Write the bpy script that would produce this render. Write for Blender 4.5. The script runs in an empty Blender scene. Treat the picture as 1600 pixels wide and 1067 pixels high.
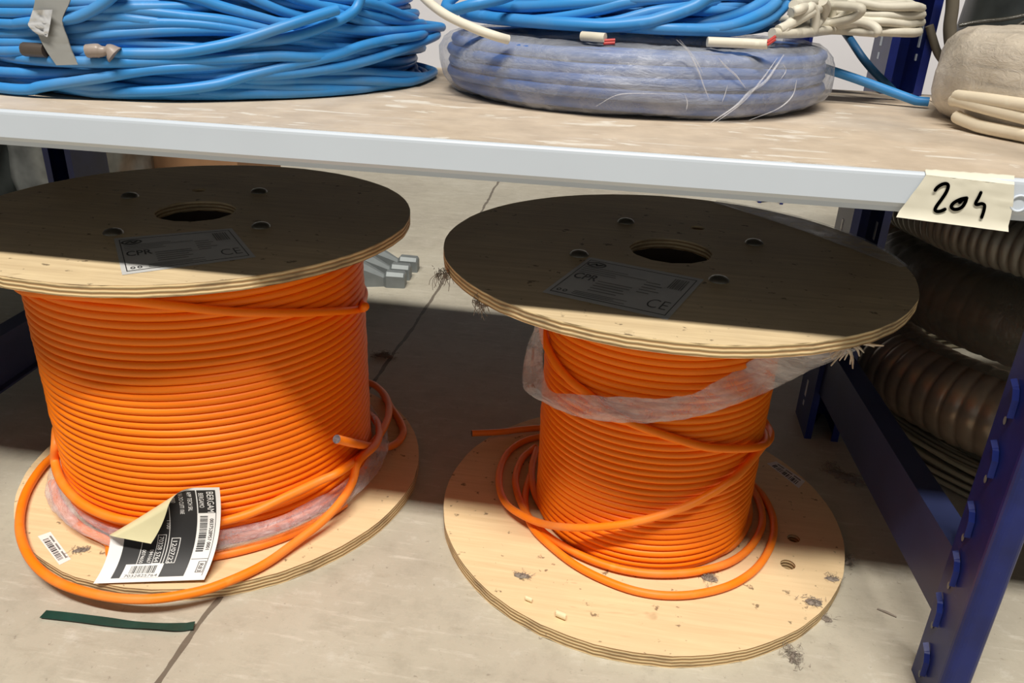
import bpy, math, random
import numpy as np
from mathutils import Vector, Matrix, noise, geometry

random.seed(7)
rng = np.random.default_rng(7)
SC = bpy.context.scene
COL = SC.collection
PI = math.pi

# ------------------------------------------------------------------ camera
F_PX, PITCH, ROLL, YAW, CAM_H = 1235.16, .42603, .04014, -.14913, .61651
IW, IH = 1600.0, 1067.0
def _camera_axes():
    cy, sy, cp, sp = math.cos(YAW), math.sin(YAW), math.cos(PITCH), math.sin(PITCH)
    f = np.array([sy * cp, cy * cp, -sp]); r = np.array([cy, -sy, 0]); u = np.cross(r, f)
    c, s = math.cos(ROLL), math.sin(ROLL)
    return c * r + s * u, -s * r + c * u, f
CR, CU, CF = _camera_axes()
CC = np.array([0, 0, CAM_H])
cam = bpy.data.objects.new('camera', bpy.data.cameras.new('camera'))
COL.objects.link(cam)
cam.data.sensor_width = 36; cam.data.lens = F_PX / IW * 36; cam.data.clip_start = .02
cam.matrix_world = Matrix(((CR[0], CU[0], -CF[0], CC[0]), (CR[1], CU[1], -CF[1], CC[1]),
                           (CR[2], CU[2], -CF[2], CC[2]), (0, 0, 0, 1)))
SC.camera = cam

# ------------------------------------------------------------------ light, world, exposure
def area_light(name, loc, target, sx, sy, watts, col):
    l = bpy.data.lights.new(name, 'AREA'); l.shape = 'RECTANGLE'; l.size = sx; l.size_y = sy
    l.energy = watts; l.color = col
    o = bpy.data.objects.new(name, l); COL.objects.link(o); o.location = loc
    d = Vector(target) - Vector(loc); z = -d.normalized(); x = Vector((1, 0, 0)); y = z.cross(x)
    o.matrix_world = Matrix(((x.x, y.x, z.x, loc[0]), (x.y, y.y, z.y, loc[1]), (x.z, y.z, z.z, loc[2]), (0, 0, 0, 1)))
    return o
# the fluorescent strip over the aisle in front of the rack
area_light('aisle_strip_light', (.1, -2.31, 7.0), (.1, .59, .45), 5.0, .40, 860, (1, .955, .88))
w = bpy.data.worlds.new('world'); SC.world = w; w.use_nodes = True
# the hall: bright open aisle in front of the rack, dim racks and roof elsewhere
wt = w.node_tree; bg = wt.nodes['Background']
_tc = wt.nodes.new('ShaderNodeTexCoord'); _sx = wt.nodes.new('ShaderNodeSeparateXYZ'); _mr = wt.nodes.new('ShaderNodeMapRange'); _mx = wt.nodes.new('ShaderNodeMix')
wt.links.new(_tc.outputs['Generated'], _sx.inputs[0]); wt.links.new(_sx.outputs[1], _mr.inputs[0])
_mr.interpolation_type = 'SMOOTHSTEP'; _mr.inputs[1].default_value = .25; _mr.inputs[2].default_value = -.55
_mx.data_type = 'RGBA'; _me = wt.nodes.new('ShaderNodeMapRange'); _me.interpolation_type = 'SMOOTHSTEP'; wt.links.new(_sx.outputs[2], _me.inputs[0])
_me.inputs[1].default_value = .62; _me.inputs[2].default_value = .08
_mu = wt.nodes.new('ShaderNodeMath'); _mu.operation = 'MULTIPLY'; wt.links.new(_mr.outputs[0], _mu.inputs[0]); wt.links.new(_me.outputs[0], _mu.inputs[1])
_mx.inputs[6].default_value = (.012, .012, .012, 1); _mx.inputs[7].default_value = (.34, .36, .39, 1)
wt.links.new(_mx.outputs[2], bg.inputs[0]); wt.links.new(_mu.outputs[0], _mx.inputs[0]); bg.inputs[1].default_value = 1.0
SC.view_settings.view_transform = 'Standard'; SC.view_settings.look = 'None'
SC.view_settings.gamma = 1; SC.view_settings.use_curve_mapping = False
SC.view_settings.exposure = 0.0

# ------------------------------------------------------------------ finding places
def ray(px, py):
    return ((px - IW / 2) / F_PX) * CR - ((py - IH / 2) / F_PX) * CU + CF
def on_z(px, py, z):
    d = ray(px, py); return CC + d * ((z - CC[2]) / d[2])
def on_y(px, py, y):
    d = ray(px, py); return CC + d * ((y - CC[1]) / d[1])
def on_x(px, py, x):
    d = ray(px, py); return CC + d * ((x - CC[0]) / d[0])
def on_cyl(px, py, cx, cy, R):
    d = ray(px, py); a = d[0]**2 + d[1]**2; b = -(d[0] * cx + d[1] * cy); c = cx * cx + cy * cy - R * R
    q = b * b - a * c
    t = (-b - math.sqrt(q)) / a if q > 0 else -b / a
    return CC + d * t

# ------------------------------------------------------------------ materials
def srgb(r, g, b):
    f = lambda c: (c / 255 / 12.92 if c / 255 <= .04045 else ((c / 255 + .055) / 1.055)**2.4)
    return (f(r), f(g), f(b), 1)
class NT:
    def __init__(s, name):
        s.m = bpy.data.materials.new(name); s.m.use_nodes = True
        s.t = s.m.node_tree; s.n = s.t.nodes; s.b = s.n['Principled BSDF']; s.out = s.n['Material Output']
        s._tc = None
    def add(s, typ, **kw):
        n = s.n.new(typ)
        for k, v in kw.items(): setattr(n, k, v)
        return n
    def link(s, a, b): s.t.links.new(a, b)
    def coords(s, scale=(1, 1, 1), world=False, rot=(0, 0, 0)):
        src = (s.add('ShaderNodeNewGeometry').outputs['Position'] if world else s.add('ShaderNodeTexCoord').outputs['Object'])
        mp = s.add('ShaderNodeMapping'); mp.inputs['Scale'].default_value = scale; mp.inputs['Rotation'].default_value = rot
        s.link(src, mp.inputs[0]); return mp.outputs[0]
    def noise(s, co, scale, detail=4, rough=.55, dist=0):
        n = s.add('ShaderNodeTexNoise'); n.inputs['Scale'].default_value = scale; n.inputs['Detail'].default_value = detail
        n.inputs['Roughness'].default_value = rough; n.inputs['Distortion'].default_value = dist
        s.link(co, n.inputs['Vector']); return n.outputs['Fac']
    def ramp(s, fac, stops):
        r = s.add('ShaderNodeValToRGB'); e = r.color_ramp.elements
        while len(e) < len(stops): e.new(.5)
        for i, (p, c) in enumerate(stops):
            e[i].position = p; e[i].color = c if len(c) == 4 else (*c, 1)
        s.link(fac, r.inputs[0]); return r.outputs[0]
    def mix(s, fac, a, b, mode='MIX'):
        m = s.add('ShaderNodeMix', data_type='RGBA', blend_type=mode)
        for sock, v in ((m.inputs[0], fac), (m.inputs[6], a), (m.inputs[7], b)):
            if hasattr(v, 'links'): s.link(v, sock)
            else: sock.default_value = v
        return m.outputs[2]
    def math(s, op, a, b=0):
        m = s.add('ShaderNodeMath', operation=op)
        for i, v in enumerate((a, b)):
            if hasattr(v, 'links'): s.link(v, m.inputs[i])
            else: m.inputs[i].default_value = v
        return m.outputs[0]
    def color(s, v):
        if hasattr(v, 'links'): s.link(v, s.b.inputs['Base Color'])
        else: s.b.inputs['Base Color'].default_value = v
    def set(s, **kw):
        for k, v in kw.items():
            i = s.b.inputs[k.replace('_', ' ')]
            if hasattr(v, 'links'): s.link(v, i)
            else: i.default_value = v
        return s
    def bump(s, h, strength=.3, dist=.002):
        b = s.add('ShaderNodeBump'); b.inputs['Strength'].default_value = strength; b.inputs['Distance'].default_value = dist
        s.link(h, b.inputs['Height']); s.link(b.outputs[0], s.b.inputs['Normal'])
BLACK, WHITE = (0, 0, 0, 1), (1, 1, 1, 1)

def flat_mat(name, c, rough=.5, metal=0, var=.12, scale=40):
    n = NT(name); co = n.coords(); f = n.noise(co, scale, 3)
    d = tuple(x * (1 - var * 2) for x in c[:3]) + (1,)
    n.color(n.ramp(f, [(.3, d), (.7, c)])); n.set(Roughness=rough, Metallic=metal); return n.m

def mat_floor():
    n = NT('worn_concrete'); co = n.coords(world=True)
    big = n.noise(co, 2.2, 5, .6)
    base = n.ramp(big, [(.3, srgb(166, 158, 143)), (.5, srgb(182, 175, 158)), (.72, srgb(192, 187, 172))])
    st = n.noise(n.coords((9, 60, 1), True, (0, 0, .12)), 1.6, 8, .72)
    base = n.mix(n.ramp(st, [(.55, BLACK), (.72, (.6, .6, .6, 1))]), base, srgb(214, 208, 194))
    st2 = n.noise(n.coords((6, 20, 1), True, (0, 0, -.3)), 2.0, 8, .7)
    base = n.mix(n.ramp(st2, [(.56, BLACK), (.75, (.5, .5, .5, 1))]), base, srgb(146, 136, 118))
    sp = n.noise(co, 120, 3, .7)
    base = n.mix(n.ramp(sp, [(.64, BLACK), (.74, (.6, .6, .6, 1))]), base, srgb(120, 110, 98))
    md = n.noise(co, 26, 8, .75)
    base = n.mix(n.ramp(md, [(.35, (.35, .35, .35, 1)), (.5, BLACK)]), base, srgb(150, 143, 128))
    base = n.mix(n.ramp(md, [(.56, BLACK), (.7, (.5, .5, .5, 1))]), base, srgb(206, 202, 190))
    # the joint between two poured slabs, running away from the viewer
    sx = n.add('ShaderNodeSeparateXYZ'); n.link(n.add('ShaderNodeNewGeometry').outputs['Position'], sx.inputs[0])
    wob = n.noise(co, 9, 3, .6)
    x0 = n.math('ADD', sx.outputs[0], n.math('MULTIPLY', n.math('SUBTRACT', wob, .5), .012))
    drift = n.math('MULTIPLY', n.math('MAXIMUM', n.math('SUBTRACT', sx.outputs[1], 1.5), 0), .056)
    dist = n.math('ABSOLUTE', n.math('ADD', n.math('ADD', x0, .4005), drift))
    wd = n.math('ADD', n.math('MULTIPLY', n.noise(co, 22, 3), .006), .0003)
    jm = n.math('LESS_THAN', dist, wd)
    base = n.mix(n.math('MULTIPLY', jm, .8), base, srgb(84, 72, 60))
    n.color(base); n.set(Roughness=n.ramp(st, [(.3, (.62,) * 3), (.7, (.42,) * 3)])); n.b.inputs['Specular IOR Level'].default_value = .35
    n.bump(n.mix(jm, n.mix(.5, st, sp), BLACK), .25, .0015); return n.m

def mat_ply(name, a, b, dust, dust_amt, grain_rot=0):
    n = NT(name); co = n.coords()
    g = n.noise(n.coords((4, 70, 4), False, (0, 0, grain_rot)), 2.0, 6, .6, .4)
    c = n.ramp(g, [(.3, a), (.7, b)])
    kn = n.noise(n.coords((7, 22, 7), False, (0, 0, grain_rot)), 1.6, 3, .5, .8)
    c = n.mix(n.ramp(kn, [(.70, BLACK), (.78, (.55, .55, .55, 1))]), c, srgb(120, 92, 58))
    d = n.noise(co, 7, 6, .62)
    c = n.mix(n.ramp(d, [(.38, BLACK), (.72, (dust_amt,) * 3)]), c, dust)
    sp = n.noise(co, 75, 3, .6)
    c = n.mix(n.ramp(sp, [(.655, BLACK), (.71, (.75,) * 3)]), c, srgb(88, 72, 54))
    n.color(c); n.set(Roughness=.62); n.b.inputs['Specular IOR Level'].default_value = .3
    n.bump(g, .12, .001); return n.m
def mat_ply_edge(name, lo, hi):
    n = NT(name); sx = n.add('ShaderNodeSeparateXYZ'); n.link(n.add('ShaderNodeTexCoord').outputs['Object'], sx.inputs[0])
    wob = n.noise(n.coords((30, 30, 30)), 1.0, 3)
    z = n.math('ADD', sx.outputs[2], n.math('MULTIPLY', wob, .0016))
    band = n.math('SINE', n.math('MULTIPLY', z, 2 * PI / .0042))
    c = n.ramp(n.math('ADD', n.math('MULTIPLY', band, .5), .5), [(.25, lo), (.6, hi)])
    d = n.noise(n.coords((14, 14, 60)), 1.4, 5, .6)
    c = n.mix(n.ramp(d, [(.48, BLACK), (.72, (.8,) * 3)]), c, srgb(112, 92, 70))
    n.color(c); n.set(Roughness=.75); n.bump(band, .4, .001); return n.m
def mat_cable(name, c, dirt, amt=.45, rough=.42, print_scale=0):
    n = NT(name); co = n.coords()
    f = n.noise(co, 14, 5, .6); col = n.mix(n.ramp(f, [(.45, BLACK), (.75, (amt,) * 3)]), c, dirt)
    f2 = n.noise(co, 60, 4, .6); col = n.mix(n.ramp(f2, [(.62, BLACK), (.8, (amt * .9,) * 3)]), col, tuple(min(1, x * 1.5 + .05) for x in c[:3]) + (1,))
    n.color(col); n.set(Roughness=rough); n.b.inputs['Specular IOR Level'].default_value = .35; return n.m
def mat_film(name, c, lo, hi, scale=(20, 20, 20), rough=.22, bump=.4):
    """thin milky plastic sheet: partly clear, partly a pale glossy skin"""
    n = NT(name); co = n.coords(scale); f = n.noise(co, 1.0, 6, .65, .6)
    n.color(c); n.set(Roughness=rough); n.b.inputs['Specular IOR Level'].default_value = .6
    wr = n.noise(n.coords((scale[0] * 2, scale[1] * 2, scale[2] * 3)), 1.5, 5, .7, 1.2)
    n.bump(wr, bump, .004)
    tr = n.add('ShaderNodeBsdfTransparent'); mx = n.add('ShaderNodeMixShader')
    n.link(n.ramp(f, [(.3, (lo,) * 3), (.7, (hi,) * 3)]), mx.inputs[0]); n.link(tr.outputs[0], mx.inputs[1]); n.link(n.b.outputs[0], mx.inputs[2])
    n.link(mx.outputs[0], n.out.inputs[0]); return n.m
def mat_shelf():
    n = NT('dusty_painted_shelf'); co = n.coords(world=True)
    f = n.noise(co, 3.5, 6, .6)
    dustc = n.ramp(n.noise(co, 30, 5, .6), [(.3, srgb(182, 164, 142)), (.7, srgb(206, 188, 165))])
    base = n.mix(n.ramp(f, [(.25, (.55,) * 3), (.5, (.95,) * 3)]), srgb(205, 203, 200), dustc)
    s = n.noise(n.coords((6, 60, 6), True, (0, 0, .5)), 1.5, 5, .65, .8)
    base = n.mix(n.ramp(s, [(.6, BLACK), (.72, (.7,) * 3)]), base, srgb(226, 220, 210))
    s2 = n.noise(n.coords((7, 18, 6), True, (0, 0, -.3)), 1.5, 6, .6, 1.6)
    base = n.mix(n.ramp(s2, [(.58, BLACK), (.63, (.75,) * 3)]), base, srgb(226, 220, 208))
    n.color(base); n.set(Roughness=.5); return n.m
def mat_navy(name='navy_painted_steel'):
    n = NT(name); co = n.coords(); f = n.noise(co, 26, 5, .6)
    c = n.ramp(f, [(.3, srgb(14, 24, 78)), (.6, srgb(18, 32, 98)), (.85, srgb(26, 42, 110))])
    sp = n.noise(co, 110, 3); c = n.mix(n.ramp(sp, [(.70, BLACK), (.78, (.25,) * 3)]), c, srgb(100, 105, 140))
    n.color(c); n.set(Roughness=.36); n.b.inputs['Specular IOR Level'].default_value = .38; return n.m

M = {}
M['floor'] = mat_floor()
M['ply_top'] = mat_ply('plywood_dusty', srgb(196, 172, 134), srgb(222, 200, 160), srgb(176, 156, 128), .6)
M['ply_bot'] = mat_ply('plywood_clean', srgb(218, 190, 146), srgb(234, 208, 164), srgb(208, 184, 146), .5, .5)
M['ply_edge'] = mat_ply_edge('plywood_edge', srgb(168, 132, 88), srgb(226, 200, 152))
M['orange'] = mat_cable('orange_cable', srgb(255, 128, 0), srgb(240, 134, 44), .2, .5)
M['orange_dusty'] = mat_cable('orange_cable_dusty', srgb(250, 130, 14), srgb(236, 152, 92), .5, .5)
M['blue'] = mat_cable('blue_cable', srgb(54, 136, 202), srgb(112, 146, 178), .5, .42)
M['blue_wrapped'] = mat_cable('wrapped_blue_cable', srgb(58, 98, 166), srgb(116, 138, 180), .4, .4)
M['grey_cable'] = mat_cable('pale_grey_cable', srgb(214, 208, 192), srgb(168, 160, 140), .6, .5)
M['cream_cable'] = mat_cable('cream_cable', srgb(228, 214, 188), srgb(196, 180, 150), .5, .5)
M['dark_cable'] = mat_cable('dark_grey_cable', srgb(106, 98, 84), srgb(74, 70, 62), .5, .5)
M['drab_wire'] = mat_cable('drab_wire', srgb(150, 142, 118), srgb(110, 104, 88), .5, .45)
M['navy_cable'] = mat_cable('dull_blue_cable', srgb(28, 78, 118), srgb(60, 84, 104), .5, .5)
M['film'] = mat_film('clear_stretch_film', srgb(240, 238, 240), .12, .56, (30, 30, 60), .12, .9)
M['film_milky'] = mat_film('milky_wrap', srgb(192, 195, 203), .14, .64, (14, 14, 30), .22, .6)
M['film_cream'] = mat_film('cream_wrap', srgb(226, 214, 196), .55, .95, (18, 18, 26), .3, .6)
M['film_crease'] = mat_film('white_wrap_crease', srgb(224, 224, 228), .1, .5, (30, 30, 30), .2, .3)
M['film_dark'] = mat_film('dusty_dark_wrap', srgb(84, 80, 70), .45, .9, (10, 10, 10), .25, .7)
M['shelf'] = mat_shelf()
M['beam'] = flat_mat('pale_grey_paint', srgb(198, 206, 215), .38, 0, .02, 12)
M['navy'] = mat_navy()
M['brace'] = flat_mat('dark_navy_paint', srgb(46, 54, 92), .42, .1, .1, 20)
M['paper'] = flat_mat('white_paper', srgb(232, 230, 226), .6, 0, .02, 60)
M['paper_back'] = flat_mat('cream_label_back', srgb(214, 206, 164), .6, 0, .04, 40)
M['ink'] = flat_mat('black_ink', srgb(34, 33, 33), .5, 0, .06, 60)
M['grey_ink'] = flat_mat('grey_print', srgb(128, 126, 122), .6, 0, .05, 60)
M['label_grey'] = flat_mat('greyish_label_paper', srgb(196, 195, 192), .5, 0, .04, 60)
M['tape'] = flat_mat('masking_tape', srgb(222, 217, 198), .55, 0, .05, 30)
M['duct_tape'] = flat_mat('grey_duct_tape', srgb(156, 156, 152), .38, .1, .05, 30)
M['foil_tape'] = flat_mat('crinkled_clear_tape', srgb(206, 206, 206), .2, .2, .05, 60)
M['black_tape'] = flat_mat('brown_black_tape', srgb(80, 70, 62), .4, 0, .15, 60)
M['brown_tape'] = flat_mat('greyish_brown_tape', srgb(156, 142, 132), .4, 0, .1, 60)
M['steel'] = flat_mat('zinc_bolt', srgb(128, 122, 108), .38, .7, .1, 80)
M['zinc'] = flat_mat('galvanised_steel', srgb(128, 134, 134), .5, .3, .1, 30)
M['duct'] = flat_mat('dusty_ribbed_duct', srgb(172, 154, 134), .30, .45, .2, 18)
M['hose'] = flat_mat('grey_ribbed_hose', srgb(128, 122, 110), .4, .2, .2, 30)
M['dust'] = flat_mat('grey_lint', srgb(150, 138, 126), .95, 0, .16, 90)
M['dark_bag'] = flat_mat('dark_plastic', srgb(70, 74, 72), .3, 0, .3, 12)
M['foil'] = flat_mat('grey_foil', srgb(150, 152, 148), .25, .5, .3, 14)
M['carton'] = flat_mat('brown_card', srgb(150, 112, 78), .8, 0, .08, 20)
M['grey_board'] = flat_mat('grey_board', srgb(120, 122, 134), .5, 0, .05, 20)
M['red'] = flat_mat('red_print', srgb(170, 36, 28), .5, 0, .05, 20)
M['no_bounce_underside'] = flat_mat('bounce_cut_underside', srgb(78, 76, 74), .6, .2, .1, 10)  # unseen panel undersides coloured dark to cut light bounced onto the reels
M['wall'] = flat_mat('white_wall_paint', srgb(222, 220, 224), .7, 0, .02, 3)
M['ceiling'] = flat_mat('grey_ceiling_paint', srgb(150, 150, 150), .8, 0, .02, 3)
M['green'] = flat_mat('dark_green_strap', srgb(28, 66, 56), .42, 0, .15, 60)
M['core'] = flat_mat('shaded_card_core', srgb(70, 56, 44), .9, 0, .1, 40)  # shade inside the flange hole is put into this dark card colour
M['copper'] = flat_mat('wire_cores', srgb(140, 134, 140), .35, .4, .3, 300)
M['red_wire'] = flat_mat('red_wire', srgb(196, 66, 62), .45, 0, .08, 80)
M['chip'] = flat_mat('cream_shaving', srgb(236, 218, 176), .6, 0, .06, 80)

# ------------------------------------------------------------------ mesh helpers
class MB:
    """collects verts/faces with a material slot per face, links as one mesh object"""
    def __init__(s): s.v = []; s.f = []; s.mi = []; s.n = 0; s.sm = []
    def add(s, v, f, mi=0, smooth=True):
        v = np.asarray(v, float); s.v.append(v)
        for q in f: s.f.append(tuple(int(i) + s.n for i in q))
        s.mi += [mi] * len(f); s.sm += [smooth] * len(f); s.n += len(v); return s
    def box(s, x0, x1, y0, y1, z0, z1, mi=0):
        v = [(x, y, z) for x in (x0, x1) for y in (y0, y1) for z in (z0, z1)]
        return s.add(v, [(0, 1, 3, 2), (4, 6, 7, 5), (0, 4, 5, 1), (2, 3, 7, 6), (0, 2, 6, 4), (1, 5, 7, 3)], mi, False)
    def prism(s, prof, axis, a0, a1, mi=0, smooth=False):
        """closed 2d profile extruded along an axis (0/1/2)"""
        n = len(prof); o = [k for k in range(3) if k != axis]; v = []
        for a in (a0, a1):
            for p in prof:
                q = [0, 0, 0]; q[axis] = a; q[o[0]] = p[0]; q[o[1]] = p[1]; v.append(q)
        f = [(i, (i + 1) % n, n + (i + 1) % n, n + i) for i in range(n)] + [tuple(range(n))[::-1], tuple(range(n, 2 * n))]
        return s.add(v, f, mi, smooth)
    def tube(s, pts, r, sides=10, closed=False, mi=0, cap=True, cap_mi=None, zmin=None):
        p = np.array(pts, float); n = len(p); rr = np.broadcast_to(np.asarray(r, float), (n,))
        if zmin is not None: p[:, 2] = np.maximum(p[:, 2], zmin)
        t = (np.roll(p, -1, 0) - np.roll(p, 1, 0)) if closed else np.gradient(p, axis=0)
        t /= np.linalg.norm(t, axis=1)[:, None] + 1e-12
        a = np.array([0, 0, 1.0]) if abs(t[0][2]) < .9 else np.array([1.0, 0, 0])
        N = np.zeros_like(p); u = a - t[0] * (a @ t[0]); u /= np.linalg.norm(u); N[0] = u
        for i in range(1, n):
            u = u - t[i] * (u @ t[i]); u /= np.linalg.norm(u); N[i] = u
        B = np.cross(t, N)
        if closed:
            u2 = N[-1] - t[0] * (N[-1] @ t[0]); ang = math.atan2(u2 @ B[0], u2 @ N[0])
            k = -ang * np.arange(n) / n; N, B = N * np.cos(k)[:, None] + B * np.sin(k)[:, None], -N * np.sin(k)[:, None] + B * np.cos(k)[:, None]
        th = np.arange(sides) * 2 * PI / sides
        v = (p[:, None] + rr[:, None, None] * (np.cos(th)[None, :, None] * N[:, None] + np.sin(th)[None, :, None] * B[:, None])).reshape(-1, 3)
        f = []; m = n if closed else n - 1
        for i in range(m):
            j = (i + 1) % n
            for k in range(sides):
                l = (k + 1) % sides
                f.append((i * sides + k, i * sides + l, j * sides + l, j * sides + k))
        s.add(v, f, mi)
        if cap and not closed:
            c = mi if cap_mi is None else cap_mi
            s.add(v[:sides], [tuple(range(sides))[::-1]], c, False); s.add(v[-sides:], [tuple(range(sides))], c, False)
        return s
    def lathe(s, prof, seg=64, mi=0, cx=0, cy=0, smooth=True, closed=False):
        th = np.arange(seg) * 2 * PI / seg
        v = [(cx + r * math.cos(t), cy + r * math.sin(t), z) for r, z in prof for t in th]
        n = len(prof); f = []
        for i in range(n if closed else n - 1):
            for k in range(seg):
                l = (k + 1) % seg; j = (i + 1) % n; f.append((i * seg + k, i * seg + l, j * seg + l, j * seg + k))
        return s.add(v, f, mi, smooth)
    def grid(s, P, mi=0, closed_u=False, smooth=True):
        P = np.asarray(P, float); a, b = P.shape[:2]; f = []
        for i in range(a if closed_u else a - 1):
            for j in range(b - 1):
                k = (i + 1) % a; f.append((i * b + j, k * b + j, k * b + j + 1, i * b + j + 1))
        return s.add(P.reshape(-1, 3), f, mi, smooth)
    def build(s, name, mats, parent=None, origin=None):
        if not isinstance(mats, (list, tuple)): mats = [mats]
        v = np.concatenate(s.v)
        o0 = np.array(origin if origin is not None else (parent.location if parent else (0, 0, 0)), float)
        if parent is not None and origin is None:
            q = parent.parent
            while q is not None: o0 = o0 + np.array(q.location); q = q.parent
        me = bpy.data.meshes.new(name); me.from_pydata((v - o0).tolist(), [], s.f)
        for m in mats: me.materials.append(m)
        me.polygons.foreach_set('material_index', s.mi); me.polygons.foreach_set('use_smooth', s.sm); me.update()
        o = bpy.data.objects.new(name, me); COL.objects.link(o)
        if parent is not None: o.parent = parent
        elif origin is not None: o.location = o0
        return o
def thing(name, label, cat, loc, group=None):
    o = bpy.data.objects.new(name, None); COL.objects.link(o); o.location = loc; o.empty_display_size = .05
    return tag(o, label, cat, group)
def tag(o, label, cat, group=None):
    o['label'] = label; o['category'] = cat
    if group: o['group'] = group
    return o
def structure(o): o['kind'] = 'structure'; return o
def spline(pts, n=8, closed=False):
    """Catmull-Rom through the points"""
    p = np.asarray(pts, float)
    q = np.vstack([p[-1], p, p[0], p[1]]) if closed else np.vstack([2 * p[0] - p[1], p, 2 * p[-1] - p[-2]])
    out = []; m = len(q) - 3
    for i in range(m):
        a, b, c, d = q[i:i + 4]
        for t in np.arange(n) / n:
            out.append(.5 * (2 * b + (c - a) * t + (2 * a - 5 * b + 4 * c - d) * t * t + (3 * b - a - 3 * c + d) * t**3))
    if not closed: out.append(q[-2])
    return np.array(out)
def nz(x, y, z): return noise.noise(Vector((x, y, z)))
def disc_with_holes(mb, cx, cy, R, z0, z1, holes, mi_top=0, mi_edge=1, seg=128, rag=0):
    """flat round board with real round holes: (x, y, r) relative to its centre"""
    pts = []; edges = []
    def loop(hx, hy, r, n, jag=0):
        k = len(pts)
        for i in range(n):
            a = 2 * PI * i / n; q = r + (jag * (nz(i * .9, cx * 9, 1) + .6 * nz(i * .23, 3, cx)) if jag else 0)
            pts.append(Vector((hx + q * math.cos(a), hy + q * math.sin(a)))); edges.append((k + i, k + (i + 1) % n))
    loop(0, 0, R, seg, rag)
    for h in holes: loop(h[0], h[1], h[2], 40 if h[2] > .02 else 20)
    for r in np.linspace(.06, R - .012, 7):
        for i in range(24):
            a = 2 * PI * (i + .37 * r * 100) / 24; p = Vector((r * math.cos(a), r * math.sin(a)))
            if all((p - Vector(h[:2])).length > h[2] + .006 for h in holes): pts.append(p)
    vs, es, fs, *_ = geometry.delaunay_2d_cdt(pts, edges, [], 0, 1e-6)
    tri = []
    for f in fs:
        c = sum((vs[i] for i in f), Vector((0, 0))) / len(f)
        if c.length < R + .01 and all((c - Vector(h[:2])).length > h[2] * .97 for h in holes):
            a, b, d = (vs[i] for i in f[:3])
            tri.append(tuple(f) if (b - a).cross(d - a) > 0 else tuple(f)[::-1])
    V = np.array([(v.x + cx, v.y + cy) for v in vs])
    bev = .0012
    mb.add(np.c_[V, np.full(len(V), z1)], tri, mi_top, False)
    mb.add(np.c_[V, np.full(len(V), z0)], [t[::-1] for t in tri], mi_top, False)
    k = 0
    for li, (hx, hy, r, n) in enumerate([(0, 0, R, seg)] + [(h[0], h[1], h[2], 40 if h[2] > .02 else 20) for h in holes]):
        ring = np.array([(pts[k + i].x + cx, pts[k + i].y + cy) for i in range(n)]); k += n
        v = np.vstack([np.c_[ring, np.full(n, z0)], np.c_[ring, np.full(n, z1)]])
        f = [(i, (i + 1) % n, n + (i + 1) % n, n + i) for i in range(n)]
        if li: f = [q[::-1] for q in f]
        mb.add(v, f, mi_edge, False)
def ribbon(mb, pts2, width, f3, mi=0, h=.0006):
    """flat marker stroke laid on a surface f3(u, v, h)"""
    p = spline(np.asarray(pts2, float), 6)
    for i, c in enumerate(p):
        n = 12; v = [f3(c[0] + width / 2 * math.cos(2 * PI * k / n), c[1] + width / 2 * math.sin(2 * PI * k / n), h) for k in range(n)]
        mb.add(v, [tuple(range(n))], mi, False)
        if i:
            d = c - p[i - 1]; L = np.linalg.norm(d) + 1e-9; q = np.array([-d[1], d[0]]) / L * width / 2
            mb.add([f3(*(p[i - 1] + q), h), f3(*(p[i - 1] - q), h), f3(*(c - q), h), f3(*(c + q), h)], [(0, 1, 2, 3)], mi, False)
_tc = {}
def text_geo(s, size, bold=0.0):
    key = (s, size, bold)
    if key not in _tc:
        cu = bpy.data.curves.new('t', 'FONT'); cu.body = s; cu.size = size; cu.offset = bold; cu.resolution_u = 3
        o = bpy.data.objects.new('t', cu); COL.objects.link(o)
        dg = bpy.context.evaluated_depsgraph_get(); me = bpy.data.meshes.new_from_object(o.evaluated_get(dg))
        v = np.array([x.co[:2] for x in me.vertices]); f = [tuple(p.vertices) for p in me.polygons]
        bpy.data.objects.remove(o); bpy.data.curves.remove(cu); bpy.data.meshes.remove(me); _tc[key] = (v, f)
    return _tc[key]
def put_text(mb, s, x, y, size, f3, mi, rot=0.0, width=None, h=.0004, bold=0.0):
    v, f = text_geo(s, size, bold)
    if width: v = v * np.array([width / (v[:, 0].max() - v[:, 0].min()), 1])
    c, sn = math.cos(rot), math.sin(rot)
    mb.add([f3(x + a * c - b * sn, y + a * sn + b * c, h) for a, b in v], f, mi, False)
def put_rect(mb, x0, x1, y0, y1, f3, mi, h=.0002, nx=1, ny=1):
    P = [[f3(x0 + (x1 - x0) * i / nx, y0 + (y1 - y0) * j / ny, h) for j in range(ny + 1)] for i in range(nx + 1)]
    mb.grid(P, mi, False, False)

# ------------------------------------------------------------------ the setting
fl = MB(); fl.box(-4.5, 4.5, -3.2, 4.2, -.05, 0); structure(fl.build('floor', M['floor']))
wb = MB(); wb.box(-4.5, 4.5, 4.2, 4.3, 0, .95); structure(wb.build('wall_back', M['wall']))

# ------------------------------------------------------------------ the rack
ZS, YF = .5068, .590
rack = thing('shelving_rack', 'navy blue steel rack with a long pale grey shelf marked 204', 'shelving rack', (-.28, 1.0, 0))
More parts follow.
